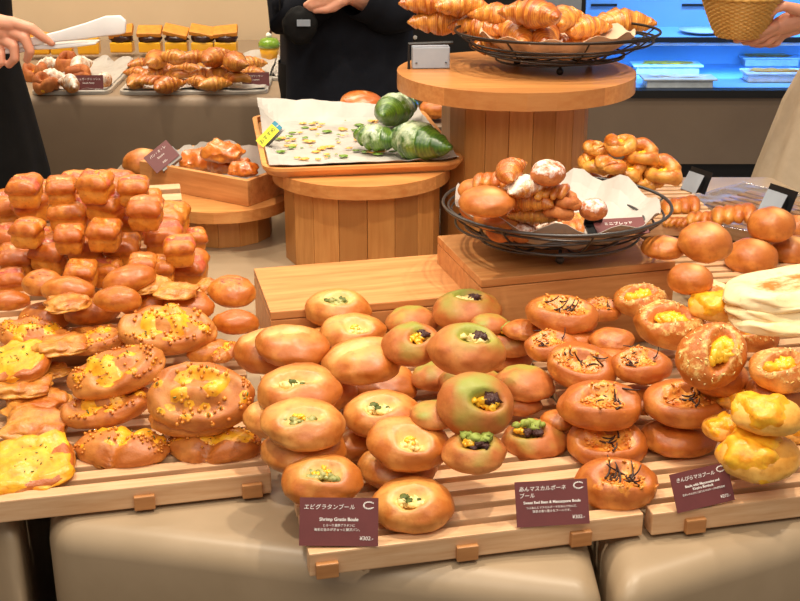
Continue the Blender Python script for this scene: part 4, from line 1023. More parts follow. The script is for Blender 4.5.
for i, (u, v, w_, y_, l_) in enumerate([(598, 186, 34, 0, 'at the left end of the lowest row'), (622, 184, 36, 30, 'second in the lowest row'), (648, 182, 36, 60, 'third in the lowest row'),
      (664, 173, 40, 0, 'horn shaped at the right end'), (595, 165, 34, 20, 'beside the tall stool'), (630, 170, 38, 80, 'in the middle of the pile'), (610, 166, 34, 10, 'left of the pile centre'),
      (597, 149, 32, 50, 'at the upper left against the tall stool'), (643, 155, 36, 0, 'upper right of the pile'), (620, 145, 36, 120, 'on the very top of the pile')]):
    rest('danish', u, v, w_*.95, y_, 14, 0, 'custard filled pastry ' + l_ + ', right of the tall stool', 'pastry', group='custard pastries')
# -- green croissants on the wooden tray
lay([
 ('greencroissant', 401, 110, 46, 60, 0, 0, 'dark green croissant at the back of the wooden tray', {'cat': 'croissant', 'group': 'green croissants', 'var': 0, 'z': 0.948}),
 ('greencroissant', 379, 136, 52, 150, 4, 0, 'green croissant at the left of the three on the wooden tray', {'cat': 'croissant', 'group': 'green croissants', 'var': 1, 'z': 0.942}),
 ('greencroissant', 424, 140, 62, 128, 0, 0, 'green croissant with bright glazed end at the right corner of the wooden tray', {'cat': 'croissant', 'group': 'green croissants', 'var': 2, 'z': 0.946}),
 ('glazed', 361, 104, 44, 0, 0, 0, 'glossy orange bread behind the wooden tray, left of the dark green croissant', {'group': 'breads behind the tray', 'z': .918}),
 ('bun', 434, 110, 30, 0, 0, 0, 'brown bread behind the wooden tray beside the tall stool', {'group': 'breads behind the tray', 'z': .91}),
])
# -- small wooden box
for u, v, w_, y_, l_ in [(202, 162, 46, 10, 'left'), (228, 165, 44, 5, 'right'), (224, 153, 46, 0, 'upper'), (244, 170, 32, 0, 'lower right')]:
    rest('glazedlump', u, v, w_, y_, 0, 0, 'glazed twisted pastry lying %s in the small wooden box' % l_, 'pastry', group='glazed pastries in the box', asp=(1, 1.15, 1.15))
rest('bun', 143, 163, 40, 0, 0, 0, 'dark brown bread behind the left end of the small wooden box', z=.812)
# -- grey wire basket
for k, u, v, w_, y_, l_ in [
  ('dusted', 485, 204, 40, 0, 'smooth bun in front at the left'), ('palebun', 478, 190, 30, 0, 'smooth pale bun at the far left'), ('minicroissant', 575, 224, 34, 20, 'small croissant in front of the card'),
  ('minicroissant', 540, 232, 30, 10, 'small flaky roll behind the front rim'), ('dusted', 522, 232, 22, 0, 'tiny dusted bun behind the front rim'), ('twist', 568, 234, 28, 30, 'flaky pastry left of the card'), ('palebun', 546, 218, 28, 0, 'small pale bun in the middle'),
  ('sugarcroissant', 552, 230, 28, 0, 'small pastry at the front edge'), ('palebun', 498, 218, 36, 0, 'flat bun in the front row'), ('dusted', 503, 230, 26, 0, 'small dusted bun at the front rim'),
  ('minicroissant', 532, 218, 38, -10, 'small dark pastry in the front middle'), ('sugarlump', 560, 210, 28, 0, 'sugar dusted pastry in the middle'), ('dusted', 593, 210, 24, 0, 'white dusted round bun at the right'), ('sugarlump', 566, 203, 26, 40, 'sugared ring near the white paper'),
  ('minicroissant', 520, 202, 48, -20, 'flaky roll in the middle'), ('twist', 552, 196, 32, 0, 'flaky pastry below the dusted ball'), ('palebun', 487, 202, 42, 0, 'long golden bun lying on the left buns'),
  ('twist', 492, 185, 30, 10, 'twisted pastry at the back left'), ('sugarcroissant', 531, 190, 34, 30, 'sugared small croissant in the upper middle'), ('minicroissant', 520, 172, 28, 70, 'dark flaky pastry at the top'),
  ('dusted', 548, 174, 30, 0, 'white dusted ball on the very top')]:
    rest(k, u, v, w_*(1.36 if u < 545 else 1.2), y_, 6, 0, l_ + ' of the grey wire basket', 'pastry' if 'cro' in k or k in ('twist', 'sugarlump') else 'bun', group='small breads in the grey basket', z=.918 if v == 230 else None)
# -- croissants on the tall stool
for u, v, z_, w_, y_, tx, l_ in [
  (500, 46, 1.108, 56, 10, 0, 'deep down, left'), (584, 46, 1.108, 56, -10, 0, 'deep down, right'), (542, 42, 1.112, 60, 5, 0, 'deep down, rear'),
  (440, 23, 1.146, 66, -8, 0, 'at the left end, pointing out over the rim'), (626, 25, 1.140, 68, 16, 0, 'at the right end, pointing out over the rim'), (474, 29, 1.140, 56, -30, 0, 'left of the front middle'),
  (507, 35, 1.138, 48, -72, 6, 'at the front middle, end towards the viewer'), (557, 37, 1.136, 48, 76, 6, 'right of the front middle, end forward'), (592, 29, 1.142, 52, 35, 0, 'second from the right end'),
  (428, 4, 1.185, 60, -6, 0, 'at the upper left, cut by the photo'), (492, 16, 1.168, 52, -25, 0, 'in the upper middle, behind'), (575, 20, 1.162, 44, 60, 0, 'at the right of the upper row'),
  (462, 6, 1.186, 54, 15, 0, 'upper left of the middle'), (527, 15, 1.186, 62, -36, 0, 'on top, sloping down to the right')]:
    rest('croissant', u, v, w_, y_, tx, 0, 'golden croissant ' + l_ + ' of the dark wire basket', 'croissant', group='croissants in the dark basket', z=z_)
# -- a few more pieces between the rolls at the left
lay([
 ('pastry', 66, 303, 50, 20, 0, 0, 'dark pastry edge between the hat shaped roll and the cracked roll'),
 ('roll', 118, 300, 50, -10, 0, 0, 'dark roll in the gap under the long tilted roll'),
 ('pastry', 176, 292, 46, 0, 0, 0, 'pale flaky pastry between the red bacon loaf and the scored roll'),
 ('pastry', 60, 346, 60, 10, 0, 0, 'torn pastry edge between the two long corn breads at the left'),
])
# ------------------------------------------------------------------ back counter
CZ = .775; M_CLOTH = simple('brown_counter_cloth', (150, 128, 104), .55, (140, 118, 96), 5, bumps=.1)
o = link('back_counter', prism([(-2.0, 3.64), (-.345, 3.59), (-.345, 4.74), (-2.0, 4.74)], 0, CZ, .03, 4), M_CLOTH, smooth=True)
tag(o, 'brown cloth covered counter along the beige back wall', 'counter'); raise_poly([(-2.0, 3.64), (-.345, 3.59), (-.345, 4.74), (-2.0, 4.74)], CZ)
def flat_tray(u0, u1, v0, dp, label, rz=.03):
    a, b = at(u0, v0, z=CZ + .004), at(u1, v0, z=CZ + .004); wd = (b - a).length
    t = empty('serving_tray', (a.x, a.y, CZ + .001), rz, label, 'tray', 'trays on the back counter')
    link('tray_base', prism(rr_poly(0, 0, wd, dp, .03), 0, .012, .004, 2), M_STEEL, t)
    sheet('paper_liner', lambda u, v: Vector((.01 + u*(wd - .02), .012 + v*(dp - .024), .0135 + .012*abs(fbm((u*4, v*4, 0), 1, u0)) + .02*max(0, v - .9)*10*abs(math.sin(9*u)))), 24, 16, M_PAPER, t)
    raise_poly([(a.x, a.y), (a.x + wd, a.y + wd*rz), (a.x + wd, a.y + dp), (a.x, a.y + dp)], CZ + .016); return t
flat_tray(30, 109, 94, .50, 'pale tray of sugar dusted pastries and chocolate toasts on the back counter')
flat_tray(118, 267, 94, .62, 'long pale tray of croissants and biscuit sandwiches on the back counter')
flat_tray(268, 288, 80, .30, 'pale tray with the green topped cake on the back counter, beside the dark coat')
for i, (u, v, w_, l_) in enumerate([(48, 66, 24, 'rear left'), (68, 65, 26, 'rear middle'), (86, 68, 24, 'rear right'), (36, 74, 26, 'left end'), (56, 76, 28, 'centre'), (78, 77, 26, 'right of the centre'), (100, 80, 18, 'right end behind the card'), (46, 85, 26, 'front left'), (66, 85, 24, 'front middle')]):
    rest('sugarlump' if i % 2 else 'sugarcroissant', u, v, w_, 40*i, 10, 0, 'sugar dusted pastry, %s of the first tray on the back counter' % l_, 'pastry', group='sugar dusted pastries', asp=(1, 1, 1.5))
for r_, (v, us, w_) in reversed(list(enumerate([(84, (128, 150, 172, 195, 216, 238), 27), (76, (134, 157, 180, 204, 227, 250), 28), (67, (142, 163, 185, 208, 230, 252), 28)]))):
    for k, u in enumerate(us):
        rest(('minicroissant', 'minicroissant', 'croissant', 'twist')[(k*3 + r_) % 4], u, v + (k*7 + r_*5) % 5 - 2, w_ + (k*5) % 7, (k*67 + r_*50) % 160 - 80, 0, 0, 'small croissant, %s from the left in the %s row of the long back tray' % (('first', 'second', 'third', 'fourth', 'fifth', 'sixth')[k], ('front', 'middle', 'rear')[r_]), 'croissant', group='croissants on the back counter')
for k, (u, v) in enumerate([(147, 60), (170, 58), (196, 58), (222, 58), (244, 61)]):
    rest('minicroissant', u, v, 33, 47*k - 80, 0, 0, 'small croissant on top of the heap, %s from the left on the long back tray' % ('first', 'second', 'third', 'fourth', 'fifth')[k], 'croissant', group='croissants on the back counter')
def stack_cake(u, v, wpx, rz, lid_rz, label):
    p = at(u, v, y=4.33); p.z = CZ + .016; s = wpx*depth(p)/FPX
    t = empty('biscuit_sandwich', p, rz, label, 'cake', 'biscuit sandwiches on the back counter')
    MB().box((0, 0, s*.22), (s*.92, s*.6, s*.42), bev=s*.06).build('sponge_base', MT['custard'], t)
    V, F = ico(3); P = V*np.array([s*.48, s*.34, s*.22]); P *= (1 + .25*nz(V, 3, int(u)))[:, None]; P[:, 2] += s*.58
    link('chocolate_cream', mesh('chocolate_cream', P, F), MT['chocolate'], t, True)
    MB().box((0, -s*.02, s*.86), (s*1.02, s*.62, s*.2), (Matrix.Rotation(lid_rz, 3, 'Y') @ Matrix.Rotation(R(28), 3, 'X')), bev=s*.05).build('biscuit_lid', MT['biscuit'], t)
for u, v, l_, a in [(124, 66, 'leftmost', -.15), (152, 63, 'second', 0.0), (178, 62, 'third', .22), (204, 61, 'fourth', .18), (227, 61, 'rightmost', -.1)]:
    stack_cake(u, v, 24, .05*a, a, '%s of the five biscuit sandwiches with chocolate cream on the back counter' % l_)
for u, v, l_ in [(42, 66, 'leftmost, behind the hand'), (64, 65, 'middle'), (91, 67, 'rightmost')]:
    p = at(u, v, y=4.28); p.z = CZ + .016; s = 21*depth(p)/FPX
    t = empty('chocolate_toast', p, .1, l_ + ' chocolate topped toast at the back of the first tray', 'toast', 'chocolate toasts')
    MB().box((0, 0, s*.45), (s, s*.8, s*.85), bev=s*.1).build('bread_cube', MT['custard'], t)
    V, F = ico(3); P = V*np.array([s*.46, s*.36, s*.22]); P *= (1 + .3*nz(V, 3, int(u)))[:, None]; P[:, 2] += s*.86
    link('chocolate_topping', mesh('chocolate_topping', P, F), MT['chocolate'] if u == 64 else MT['biscuit'], t, True)
p = at(270, 66, y=4.2); p.z = CZ + .016; s = 20*depth(p)/FPX
t = empty('green_cake', p, 0, 'small yellow cake with green glaze and cream beside the dark coat', 'cake')
MB().lathe([(0, 0), (s*.42, 0), (s*.5, s*.55), (0, s*.55)], 20).build('cake_base', MT['custard'], t, True)
MB().lathe([(0, s*.55), (s*.54, s*.55), (s*.55, s*.75), (s*.4, s*.98), (0, s*1.05)], 20).build('green_glaze', MT['matcha_glaze'], t, True)
V, F = ico(2); link('cream_dollop', mesh('cream_dollop', V*s*.16 + np.array([.0, 0, s*1.12]), F), MT['white'], t, True)
MB().box((.1*s, 0, s*1.3), (s*.14, s*.1, s*.3), Matrix.Rotation(.4, 3, 'Y')).build('chocolate_stick', MT['chocolate'], t)

# ------------------------------------------------------------------ refrigerated case
M_BLUE = simple('blue_lit_lining', (140, 184, 222), .35, (130, 176, 216), 2)
M_TUB = simple('clear_white_tub', (226, 236, 244), .3)
FY = 5.5; xl = at(583, 60, y=FY).x; xr = 3.4; FZ = at(640, 90, y=FY).z
t = empty('refrigerated_case', (0, FY, 0), 0, 'open blue lit refrigerated case behind the right side of the display', 'fridge')
def fb(nm, x0, x1, y0, y1, z0, z1, m): return MB().box(((x0+x1)/2, (y0+y1)/2, (z0+z1)/2), (x1-x0, y1-y0, z1-z0)).build(nm, m, t)
zb0 = at(640, 164, y=FY).z
fb('kick_plate', xl - .75, xr, .02, .6, 0, zb0, M_BLACK); fb('base_panel', xl - .75, xr, 0, .62, zb0, FZ - .035, M_BROWN)
fb('black_sill', xl - .75, xr, -.012, .06, FZ - .035, FZ, M_BLACK)
fb('case_floor', xl, xr, .06, .75, FZ - .03, FZ - .005, M_BLUE); bp = fb('back_lining', xl, xr, .72, .76, FZ - .005, 2.1, M_BLUE)
fb('case_roof', xl - .75, xr, 0, .76, 2.1, 2.2, M_BLACK); fb('right_side', xr, xr + .05, 0, .76, 0, 2.2, M_BLACK)
fb('grey_post', xl - .19, xl - .02, .0, .4, FZ, 2.1, M_GREY); fb('black_side_panel', xl - .80, xl - .19, 0, .76, FZ, 2.1, M_BLACK); fb('inner_side', xl - .02, xl, 0, .72, FZ, 2.1, M_BLACK)
sh = at(690, 38, y=FY + .35).z
fb('shelf', xl, xr, .34, .72, sh - .012, sh, M_BLUE); fb('shelf_edge', xl, xr, .325, .34, sh - .018, sh + .006, M_BLACK)
db = MB(); B1, F1 = ico(1); x0 = at(415, 40, y=FY).x
for k in range(16): db.add([Vector((x0, -.004, .35 + .105*k)) + Vector(v_)*.011 for v_ in B1], F1)
db.build('hole_strip', M_INK, t)
for k in range(9):
    for u0 in range(7):
        z = .58 + .108*k + (.03 if k % 2 else 0); 
        MB().box((xl + .20 + .46*u0, .715, z), (.13, .008, .012)).build('vent_slot', M_BLACK, t)
for z_ in (sh - .03, 2.05): MB().box(((xl + xr)/2, .36, z_), (xr - xl - .05, .02, .012)).build('light_strip', simple('strip_diffuser', (235, 245, 255), .4), t)
for x_, z_, e_ in ((xl + .6, 1.9, 12), (xl + 1.6, 1.9, 12)):
    lamp('case_light', 'AREA', (x_, FY + .12, z_), (x_, FY + .55, .5), e_, (.12, .44, 1.0), shape='RECTANGLE', size=1.0, size_y=.06, spread=R(95))
lamp('shelf_light', 'AREA', (xl + .9, FY + .30, sh - .04), (xl + .9, FY + .42, FZ), 4.5, (.12, .44, 1.0), shape='RECTANGLE', size=1.8, size_y=.04, spread=R(95))
for u, v, wp, l_ in [(668, 74, 70, 'left rear tub with yellow bits on the case floor'), (680, 88, 74, 'left front tub in the blue lit case'), (772, 66, 60, 'right rear tub in the blue lit case'), (776, 82, 62, 'right front tub with pale contents in the blue lit case')]:
    p = at(u, v, z=FZ); s = wp*depth(p)/FPX
    q = empty('food_tub', (p.x, p.y + .06, FZ - .004), 0, 'white ' + l_, 'tub', 'tubs in the refrigerated case')
    MB().box((0, 0, .018), (s*.9, .11, .036), bev=.006).build('body', M_TUB, q)
    MB().box((0, 0, .042), (s, .13, .010), bev=.004).build('lid', M_TUB, q)
    b = MB(); r_ = random.Random(u); B1, F1 = ico(1)
    for _ in range(14): b.add([Vector((r_.uniform(-.4, .4)*s, r_.uniform(-.045, .045), .048)) + Vector((v_[0]*.016, v_[1]*.01, v_[2]*.006)) for v_ in B1], F1)
    tag(b.build('contents', MT['custard' if u == 668 else 'flaky' if u > 770 else 'white'], q), kind='stuff')
p = at(690, 26, z=sh); MBp = MB().lathe([(0, .001), (.06, .002), (.11, .016), (.112, .02), (.06, .008), (0, .007)], 28)
tag(MBp.build('plate', M_TUB, smooth=True, loc=(p.x, min(p.y, FY + .5), sh)), 'white plate on the shelf of the blue lit case', 'plate')

# ------------------------------------------------------------------ people
M_SKIN, nt_, b_ = mat('skin'); b_.inputs['Roughness'].default_value = .45; b_.inputs['Subsurface Weight'].default_value = .15; b_.inputs['Subsurface Radius'].default_value = (.01, .004, .002)
n_ = noise_node(nt_, 40, 3); nt_.links.new(mix(nt_, n_.outputs[0], col4((234, 172, 142)), col4((216, 146, 118))), b_.inputs['Base Color'])
def fabric(name, c, c2=None): return simple(name, c, .8, c2, 30, bumps=.2, spec=.2)
M_NAVY = fabric('navy_coat_cloth', (22, 25, 34), (17, 19, 27)); M_DARK = fabric('black_cloth', (24, 23, 23), (18, 17, 17))
M_BEIGE = fabric('beige_skirt_cloth', (206, 186, 160), (196, 175, 148)); M_KNIT = fabric('cream_top_cloth', (226, 214, 196)); M_HAIR = simple('dark_hair', (34, 24, 20), .4)
def limb(b, pts, rad):
    B, BF = ico(2)
    for p, r in zip(pts, rad): b.add([Vector(p) + Vector(v_)*r for v_ in B], BF)
    for (p, q), (r0, r1) in zip(zip(pts, pts[1:]), zip(rad, rad[1:])): b.tube([p, q], [r0, r1], 12)
def remesh(b, vox, smooth=6, dec=None):
    me = b.mesh('tmp'); o = bpy.data.objects.new('tmp', me); COL.objects.link(o)
    m = o.modifiers.new('r', 'REMESH'); m.mode = 'VOXEL'; m.voxel_size = vox
    s = o.modifiers.new('s', 'SMOOTH'); s.factor = .5; s.iterations = smooth
    dg = bpy.context.evaluated_depsgraph_get(); out = bpy.data.meshes.new_from_object(o.evaluated_get(dg)); bpy.data.objects.remove(o); return out
def join_meshes(name, ms):
    bm = bmesh.new()
    for m in ms: bm.from_mesh(m)
    me = bpy.data.meshes.new(name); bm.to_mesh(me); bm.free(); me.materials.clear(); return me
def person(base, rz, h, label, arms, hands, clothes):
    """arms: world polylines shoulder-elbow-wrist; hands: world polylines with radii"""
    t = empty('person', base, 0, label, 'person'); Bv = Vector(base); M = Matrix.Rotation(rz, 3, 'Z'); k = h/1.65
    W = lambda x, y, z: Bv + M @ Vector((x, y, z))*k
    b = MB()
    limb(b, [W(0, 0, .93), W(0, -.01, 1.08), W(0, 0, 1.22), W(0, 0, 1.33)], [.135*k, .12*k, .135*k, .11*k])
    limb(b, [W(-.14, 0, 1.33), W(0, 0, 1.35), W(.14, 0, 1.33)], [.055*k, .07*k, .055*k]); limb(b, [W(0, 0, 1.36), W(0, -.01, 1.46)], [.052*k, .048*k])
    limb(b, [W(0, -.005, 1.55), W(0, -.03, 1.50), W(0, -.045, 1.46)], [.088*k, .07*k, .045*k]); limb(b, [W(0, -.095, 1.525), W(0, -.108, 1.505)], [.010*k, .014*k])
    for s in (-1, 1):
        limb(b, [W(s*.083, 0, 1.53), W(s*.086, .005, 1.51)], [.016*k, .012*k])
        limb(b, [W(s*.08, 0, .92), W(s*.085, -.01, .50), W(s*.085, .01, .09)], [.088*k, .058*k, .040*k]); limb(b, [W(s*.085, .02, .045), W(s*.09, -.14, .03)], [.042*k, .03*k])
    for a in arms: limb(b, a, [.05*k, .042*k, .030*k] if len(a) == 3 else [.05*k]*len(a))
    ms = [remesh(b, .014)]
    for hnd in hands:
        b = MB()
        for pts, rad in hnd: limb(b, pts, rad)
        ms.append(remesh(b, .0024, 4))
    link('body', join_meshes('body', ms), M_SKIN, t, True).matrix_parent_inverse = Matrix.Translation(-Bv)
    b = MB(); B, BF = ico(3)
    b.add([W(v_[0]*.102, v_[1]*.108 + .014, 1.565 + v_[2]*.098) for v_ in B if True], BF)
    hm = b.mesh('hair'); bm = bmesh.new(); bm.from_mesh(hm)
    inv = M.inverted()
    bmesh.ops.delete(bm, geom=[v for v in bm.verts if (inv @ (v.co - Bv)/k).y < -.045 and (inv @ (v.co - Bv)/k).z < 1.60], context='VERTS'); bm.to_mesh(hm); bm.free()
    link('hair', hm, M_HAIR, t, True).matrix_parent_inverse = Matrix.Translation(-Bv)
    for nm, me, m in clothes(W, k): link(nm, me, m, t, True).matrix_parent_inverse = Matrix.Translation(-Bv)
    return t
def loft(name, rings, n=64, folds=0, nf=9, seed=0, depthfold=None):
    """rings: (centre, rx, ry, fold strength)"""
    V = []
    for k, (c, rx, ry, f) in enumerate(rings):
        for j in range(n):
            a = 2*PI*j/n; g = 1 + f*(math.sin(nf*a + .35*k + seed) *.6 + .6*fbm((math.cos(a)*2, math.sin(a)*2, k*.15), 1.6, seed))
            V.append((c[0] + rx*g*math.cos(a), c[1] + ry*g*math.sin(a), c[2]))
    F = [(k*n + j, k*n + (j+1) % n, (k+1)*n + (j+1) % n, (k+1)*n + j) for k in range(len(rings)-1) for j in range(n)]
    return mesh(name, V, F)
def sleeve(name, pts, rad, n=20, seed=0):
    P = []; Rr = []
    for i in range(len(pts)-1):
        for t in np.linspace(0, 1, 9)[:-1] if i < len(pts)-2 else np.linspace(0, 1, 9):
            P.append(Vector(pts[i]).lerp(Vector(pts[i+1]), t)); Rr.append((rad[i]*(1-t) + rad[i+1]*t)*(1 + .05*math.sin(13*t + 3*i + seed)))
    return MB().tube(P, Rr, n, cap=False).mesh(name)
def hpts(y, *l): return [at(u, v, y=y + dy) for u, v, dy in l]

def hanging_hand(w, s):
    w = Vector(w); out = [([w + Vector((0, 0, .01)), w + Vector((0, -.01, -.035)), w + Vector((0, -.014, -.065))], [.027, .03, .026])]
    for i in range(4):
        o = Vector((s*(-.026 + .0175*i), -.014, -.07)); l = (.062, .074, .07, .054)[i]
        out.append(([w + o, w + o + Vector((0, -.010, -l*.5)), w + o + Vector((0, -.004, -l))], [.0102, .0095, .0076]))
    out.append(([w + Vector((-s*.02, -.012, -.02)), w + Vector((-s*.04, -.026, -.055)), w + Vector((-s*.036, -.034, -.085))], [.014, .0115, .0085])); return out

# centre: dark navy coat, arms folded in front
Yc = 3.36; cx = -.148; yh = Yc - .235
def coat_c(W, k):
    r = lambda z, rx, ry, f: (W(0, 0, z), rx*k, ry*k, f)
    out = [('coat', loft('coat', [r(.42, .20, .17, .07), r(.6, .192, .165, .06), r(.8, .186, .158, .045), r(.95, .182, .152, .035), r(1.1, .18, .145, .02), r(1.25, .2, .145, .012), r(1.335, .212, .125, .0), r(1.385, .195, .11, 0), r(1.42, .14, .09, 0), r(1.44, .08, .07, 0), r(1.46, .066, .062, 0)], nf=8, seed=2), M_NAVY),
           ('sleeve', sleeve('sleeve', [W(-.15, 0, 1.33), W(-.14, -.09, 1.05), at(338, -14, y=yh + .07)], [.075*k, .066*k, .052*k]), M_NAVY),
           ('sleeve', sleeve('sleeve', [W(.15, 0, 1.33), W(.14, -.10, 1.06), at(356, -4, y=yh + .03)], [.075*k, .066*k, .052*k]), M_NAVY)]
    for s in (-1, 1): out += [('trouser_leg', sleeve('trouser_leg', [W(s*.085, 0, .92), W(s*.088, 0, .5), W(s*.088, 0, .05)], [.105*k, .085*k, .08*k]), M_DARK), ('shoe', MB().box(W(s*.09, -.06, .035), (.1, .27, .06), bev=.02).mesh('shoe'), M_DARK)]
    return out
kc = 1.66/1.65; Wc = lambda x, y, z: Vector((cx, Yc, 0)) + Vector((x, y, z))*kc
hc = [(hpts(yh, (352, -6, .02), (338, -3, .01), (322, -1, 0)), [.024, .027, .022])] + [(hpts(yh, (332 - 3*i, -6 + 4*i, -.005*i), (316 - 2*i, -1 + 3.3*i, -.012), (306 + 2*i, 5 + 2*i, -.006)), [.0105, .0095, .008]) for i in range(3)] + [(hpts(yh, (345, 0, 0), (334, 8, -.01), (324, 11, -.01)), [.012, .0105, .008]), (hpts(yh, (340, 2, -.01), (328, 9.5, -.014), (315, 10.5, -.01)), [.011, .0095, .008])]
person((cx, Yc, 0), 0, 1.66, 'person in a dark navy coat standing behind the display, hands folded in front',
       [[Wc(-.145, 0, 1.33), Wc(-.14, -.09, 1.05), at(336, -14, y=yh + .07)], [Wc(.145, 0, 1.33), Wc(.14, -.10, 1.06), at(352, -6, y=yh + .02)]], [hc], coat_c)
bgp = at(300, 26, y=yh - .005); t = empty('pouch_bag', bgp, 0, 'black pouch bag held in front of the navy coat', 'bag')
V, F = ico(4); P = V*np.array([.046, .022, .05]); P[:, 0] *= 1 - .25*np.clip(-V[:, 2], 0, 1); P *= (1 + .10*nz(V, 2, 4))[:, None]
link('body', mesh('body', P, F), M_DARK, t, True)
MB().tube([(-.05, 0, .04), (-.045, -.01, .16), (-.02, .01, .30)], .006, 6, flat=(1.6, .4)).build('strap', M_DARK, t)
MB().box((.012, -.031, .012), (.034, .004, .016)).build('grey_patch', M_GREY, t)

# left: black clothes, right hand holding white tongs
Yl = 2.46
hl = [(hpts(Yl, (-40, 10, .0), (-16, 22, .0), (4, 31, 0)), [.027, .026, .022]), (hpts(Yl, (-16, 20, -.01), (12, 24, -.012)), [.02, .014]), (hpts(Yl, (-16, 36, .0), (0, 47, 0)), [.02, .015]),
      (hpts(Yl, (10, 22, -.012), (31, 28, -.016), (43, 37, -.012), (52, 43, -.006)), [.0125, .0108, .0092, .0075]),
      (hpts(Yl, (8, 30, -.006), (25, 38, -.018), (30, 51, -.018), (27, 60, -.01)), [.0125, .0108, .0098, .008]),
      (hpts(Yl, (2, 39, -.004), (14, 46, -.016), (15, 58, -.016), (9, 65, -.006)), [.012, .0104, .0096, .008]),
      (hpts(Yl, (-5, 46, .0), (1, 54, -.01), (1, 62, -.012), (-3, 67, -.004)), [.0105, .0092, .0086, .007]),
      (hpts(Yl, (-8, 30, .02), (16, 38, .03), (33, 46, .02)), [.015, .012, .009])]
xl_, yl_ = -1.09, 2.80
def clothes_l(W, k):
    r = lambda z, rx, ry, f: (W(0, 0, z), rx*k, ry*k, f)
    wr = at(-40, 10, y=Yl)
    out = [('jacket', loft('jacket', [r(.58, .245, .20, .05), r(.75, .235, .19, .045), r(.9, .215, .175, .03), r(1.05, .19, .16, .02), r(1.2, .2, .15, .01), r(1.335, .215, .125, 0), r(1.385, .20, .11, 0), r(1.42, .14, .09, 0), r(1.44, .08, .07, 0), r(1.46, .066, .062, 0)], nf=7, seed=5), M_DARK),
           ('sleeve', sleeve('sleeve', [W(.02, -.08, 1.35), W(.0, -.33, 1.12), wr + Vector((-.03, .0, .01))], [.075*k, .066*k, .05*k]), M_DARK), ('sleeve', sleeve('sleeve', [W(-.105, .0, 1.365), W(-.25, .06, 1.05), W(-.24, -.06, .84)], [.07*k, .066*k, .05*k]), M_DARK)]
    for s in (-1, 1): out += [('trouser_leg', sleeve('trouser_leg', [W(s*.085, 0, .92), W(s*.088, 0, .5), W(s*.088, 0, .05)], [.105*k, .085*k, .08*k]), M_DARK), ('shoe', MB().box(W(s*.09, -.06, .035), (.1, .27, .06), bev=.02).mesh('shoe'), M_DARK)]
    return out
kl = 1.0; Wl = lambda x, y, z: Vector((xl_, yl_, 0)) + Matrix.Rotation(R(35), 3, 'Z') @ Vector((x, y, z))
person((xl_, yl_, 0), R(35), 1.65, 'person in black clothes at the left edge reaching in with white tongs',
       [[Wl(.02, -.07, 1.30), Wl(.0, -.32, 1.12), at(-40, 10, y=Yl)], [Wl(-.145, .01, 1.32), Wl(-.25, .06, 1.05), Wl(-.24, -.06, .80)]], [hl, hanging_hand(Wl(-.24, -.06, .80), 1)], clothes_l)
M_TONG = simple('white_plastic', (240, 240, 240), .3, (234, 234, 236), coat=.3)
t = empty('tongs', at(28, 48, y=Yl), 0, 'white plastic serving tongs held in the hand at the upper left', 'tongs')
Bt = at(28, 48, y=Yl)
def tong(line, wid, thick, dy):
    b = MB(); V = []; n = len(line)
    for (u, v), w_ in zip(line, wid):
        c = at(u, v, y=Yl + dy) - Bt; hw = w_*2.0/1000
        for s, q in ((1, -1), (1, 1), (-1, 1), (-1, -1)): V.append(c + Vector((.0 + .15*s*hw, q*thick, s*hw)))
    F = [(i*4 + j, i*4 + (j+1) % 4, (i+1)*4 + (j+1) % 4, (i+1)*4 + j) for i in range(n-1) for j in range(4)] + [(3, 2, 1, 0), tuple((n-1)*4 + j for j in range(4))]
    return mesh('arm', V, F)
for o in (link('upper_arm', tong([(-6, 46), (20, 44), (40, 40), (60, 36), (85, 31), (105, 26), (120, 25), (126, 27)], [3, 4, 4.5, 5.5, 8, 10, 9.5, 6], .006, -.004), M_TONG, t, True),
          link('lower_arm', tong([(-6, 50), (20, 49), (36, 46), (55, 45.5), (80, 43.5), (98, 42)], [3, 3, 2.4, 2.4, 2.2, 1.2], .02, .014), M_TONG, t, True)):
    m_ = o.modifiers.new('bevel', 'BEVEL'); m_.width = .003; m_.segments = 3; m_.limit_method = 'ANGLE'

# right: beige skirt, hand under a wicker basket
Yr = 3.06; xr_, yr_ = 1.30, 3.22
def clothes_r(W, k):
    r = lambda z, rx, ry, f: (W(0, 0, z), rx*k, ry*k, f)
    out = [('pleated_skirt', loft('pleated_skirt', [r(.22, .40, .33, .055), r(.45, .355, .29, .055), r(.65, .315, .25, .05), r(.85, .262, .205, .04), r(1.0, .20, .155, .02), r(1.08, .16, .125, .01)], n=160, nf=17, seed=3), M_BEIGE),
           ('top', loft('top', [r(1.04, .168, .135, .01), r(1.2, .178, .14, .01), r(1.335, .21, .125, 0), r(1.385, .195, .11, 0), r(1.42, .14, .09, 0), r(1.44, .08, .07, 0), r(1.46, .066, .062, 0)], nf=6), M_KNIT),
           ('sleeve', sleeve('sleeve', [W(-.17, 0, 1.34), W(-.15, -.06, 1.16)], [.075*k, .066*k]), M_KNIT), ('sleeve', sleeve('sleeve', [W(.17, 0, 1.34), W(.24, .0, 1.05), W(.2, -.08, .86)], [.075*k, .06*k, .045*k]), M_KNIT)]
    for s in (-1, 1): out.append(('shoe', MB().box(W(s*.09, -.06, .035), (.1, .26, .06), bev=.02).mesh('shoe'), M_DARK))
    return out
Wr = lambda x, y, z: Vector((xr_, yr_, 0)) + Vector((x, y, z))*(1.62/1.65)
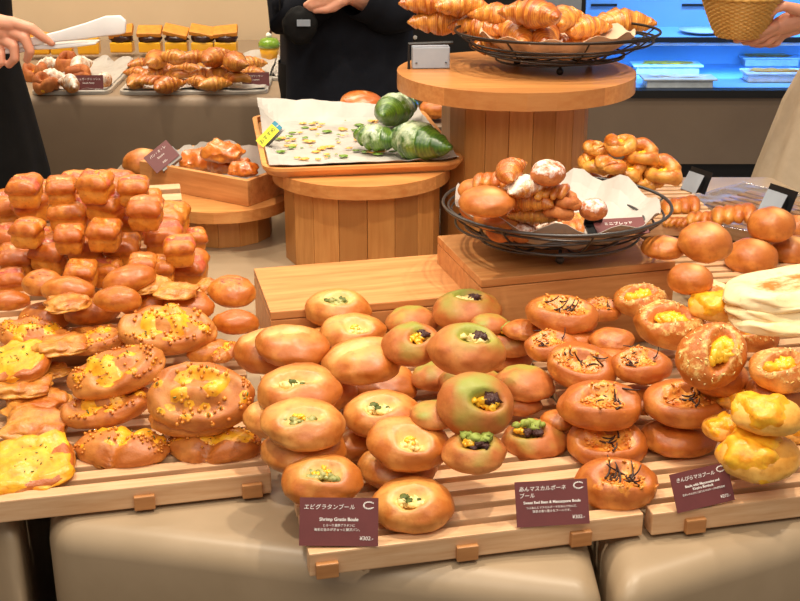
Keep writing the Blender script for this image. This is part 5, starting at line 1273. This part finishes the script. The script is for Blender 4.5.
hr = [(hpts(Yr, (826, 8, .02), (806, 16, .0), (786, 23, -.005), (772, 29, -.005)), [.029, .028, .026, .02]), (hpts(Yr, (800, 26, .01), (776, 35, .01)), [.02, .016]),
      (hpts(Yr, (775, 26, -.02), (758, 34, -.03), (745, 38, -.03), (736, 40.5, -.03)), [.0125, .0108, .0095, .008]),
      (hpts(Yr, (774, 30, -.012), (762, 38, -.016), (752, 42, -.012), (744, 42, -.006)), [.0125, .011, .0098, .008]),
      (hpts(Yr, (776, 35, .0), (768, 42, .0), (760, 44.5, .005), (752, 44, .01)), [.012, .0104, .0095, .008]),
      (hpts(Yr, (782, 36, .012), (777, 43, .014), (770, 45, .02), (764, 44, .025)), [.0105, .0094, .0086, .007]),
      (hpts(Yr, (798, 10, -.03), (784, 6, -.045), (776, 9, -.05), (770, 15, -.05)), [.016, .0125, .011, .008])]
person((xr_, yr_, 0), 0, 1.62, 'person in a beige pleated skirt at the right edge holding a wicker basket',
       [[Wr(-.15, 0, 1.34), Wr(-.14, -.06, 1.14), at(826, 8, y=Yr + .02)], [Wr(.15, 0, 1.34), Wr(.24, .0, 1.05), Wr(.2, -.08, .82)]], [hr, hanging_hand(Wr(.2, -.08, .82), -1)], clothes_r)
bc = at(738, 37, y=Yr); t = empty('wicker_basket', bc, 0, 'small round wicker basket held in the hand at the upper right', 'basket')
s = 78*depth(bc)/FPX/2; hb = .100
M_WICK = simple('wicker', (232, 180, 98), .5, (214, 156, 74), 14)
n, rows = 176, 40; V = []
for i in range(rows + 1):
    k = i/rows; r = s*(.52 + .48*k**.8)
    for j in range(n):
        a = 2*PI*j/n; wv = .0036*math.sin(22*a)*(1 if (i//2) % 2 else -1); V.append(((r + wv)*math.cos(a), (r + wv)*math.sin(a), hb*k))
F = [(i*n + j, i*n + (j+1) % n, (i+1)*n + (j+1) % n, (i+1)*n + j) for i in range(rows) for j in range(n)] + [tuple(range(n))[::-1]]
o = link('bowl', mesh('bowl', V, F), M_WICK, t, True); m_ = o.modifiers.new('thick', 'SOLIDIFY'); m_.thickness = .004; m_.offset = -1
MB().tube([(s*math.cos(a)*1.01, s*math.sin(a)*1.01, hb + .002 + .0015*math.sin(30*a)) for a in np.linspace(0, 2*PI, 121)[:-1]], .0055, 8, closed=True).build('rim', M_WICK, t, True)
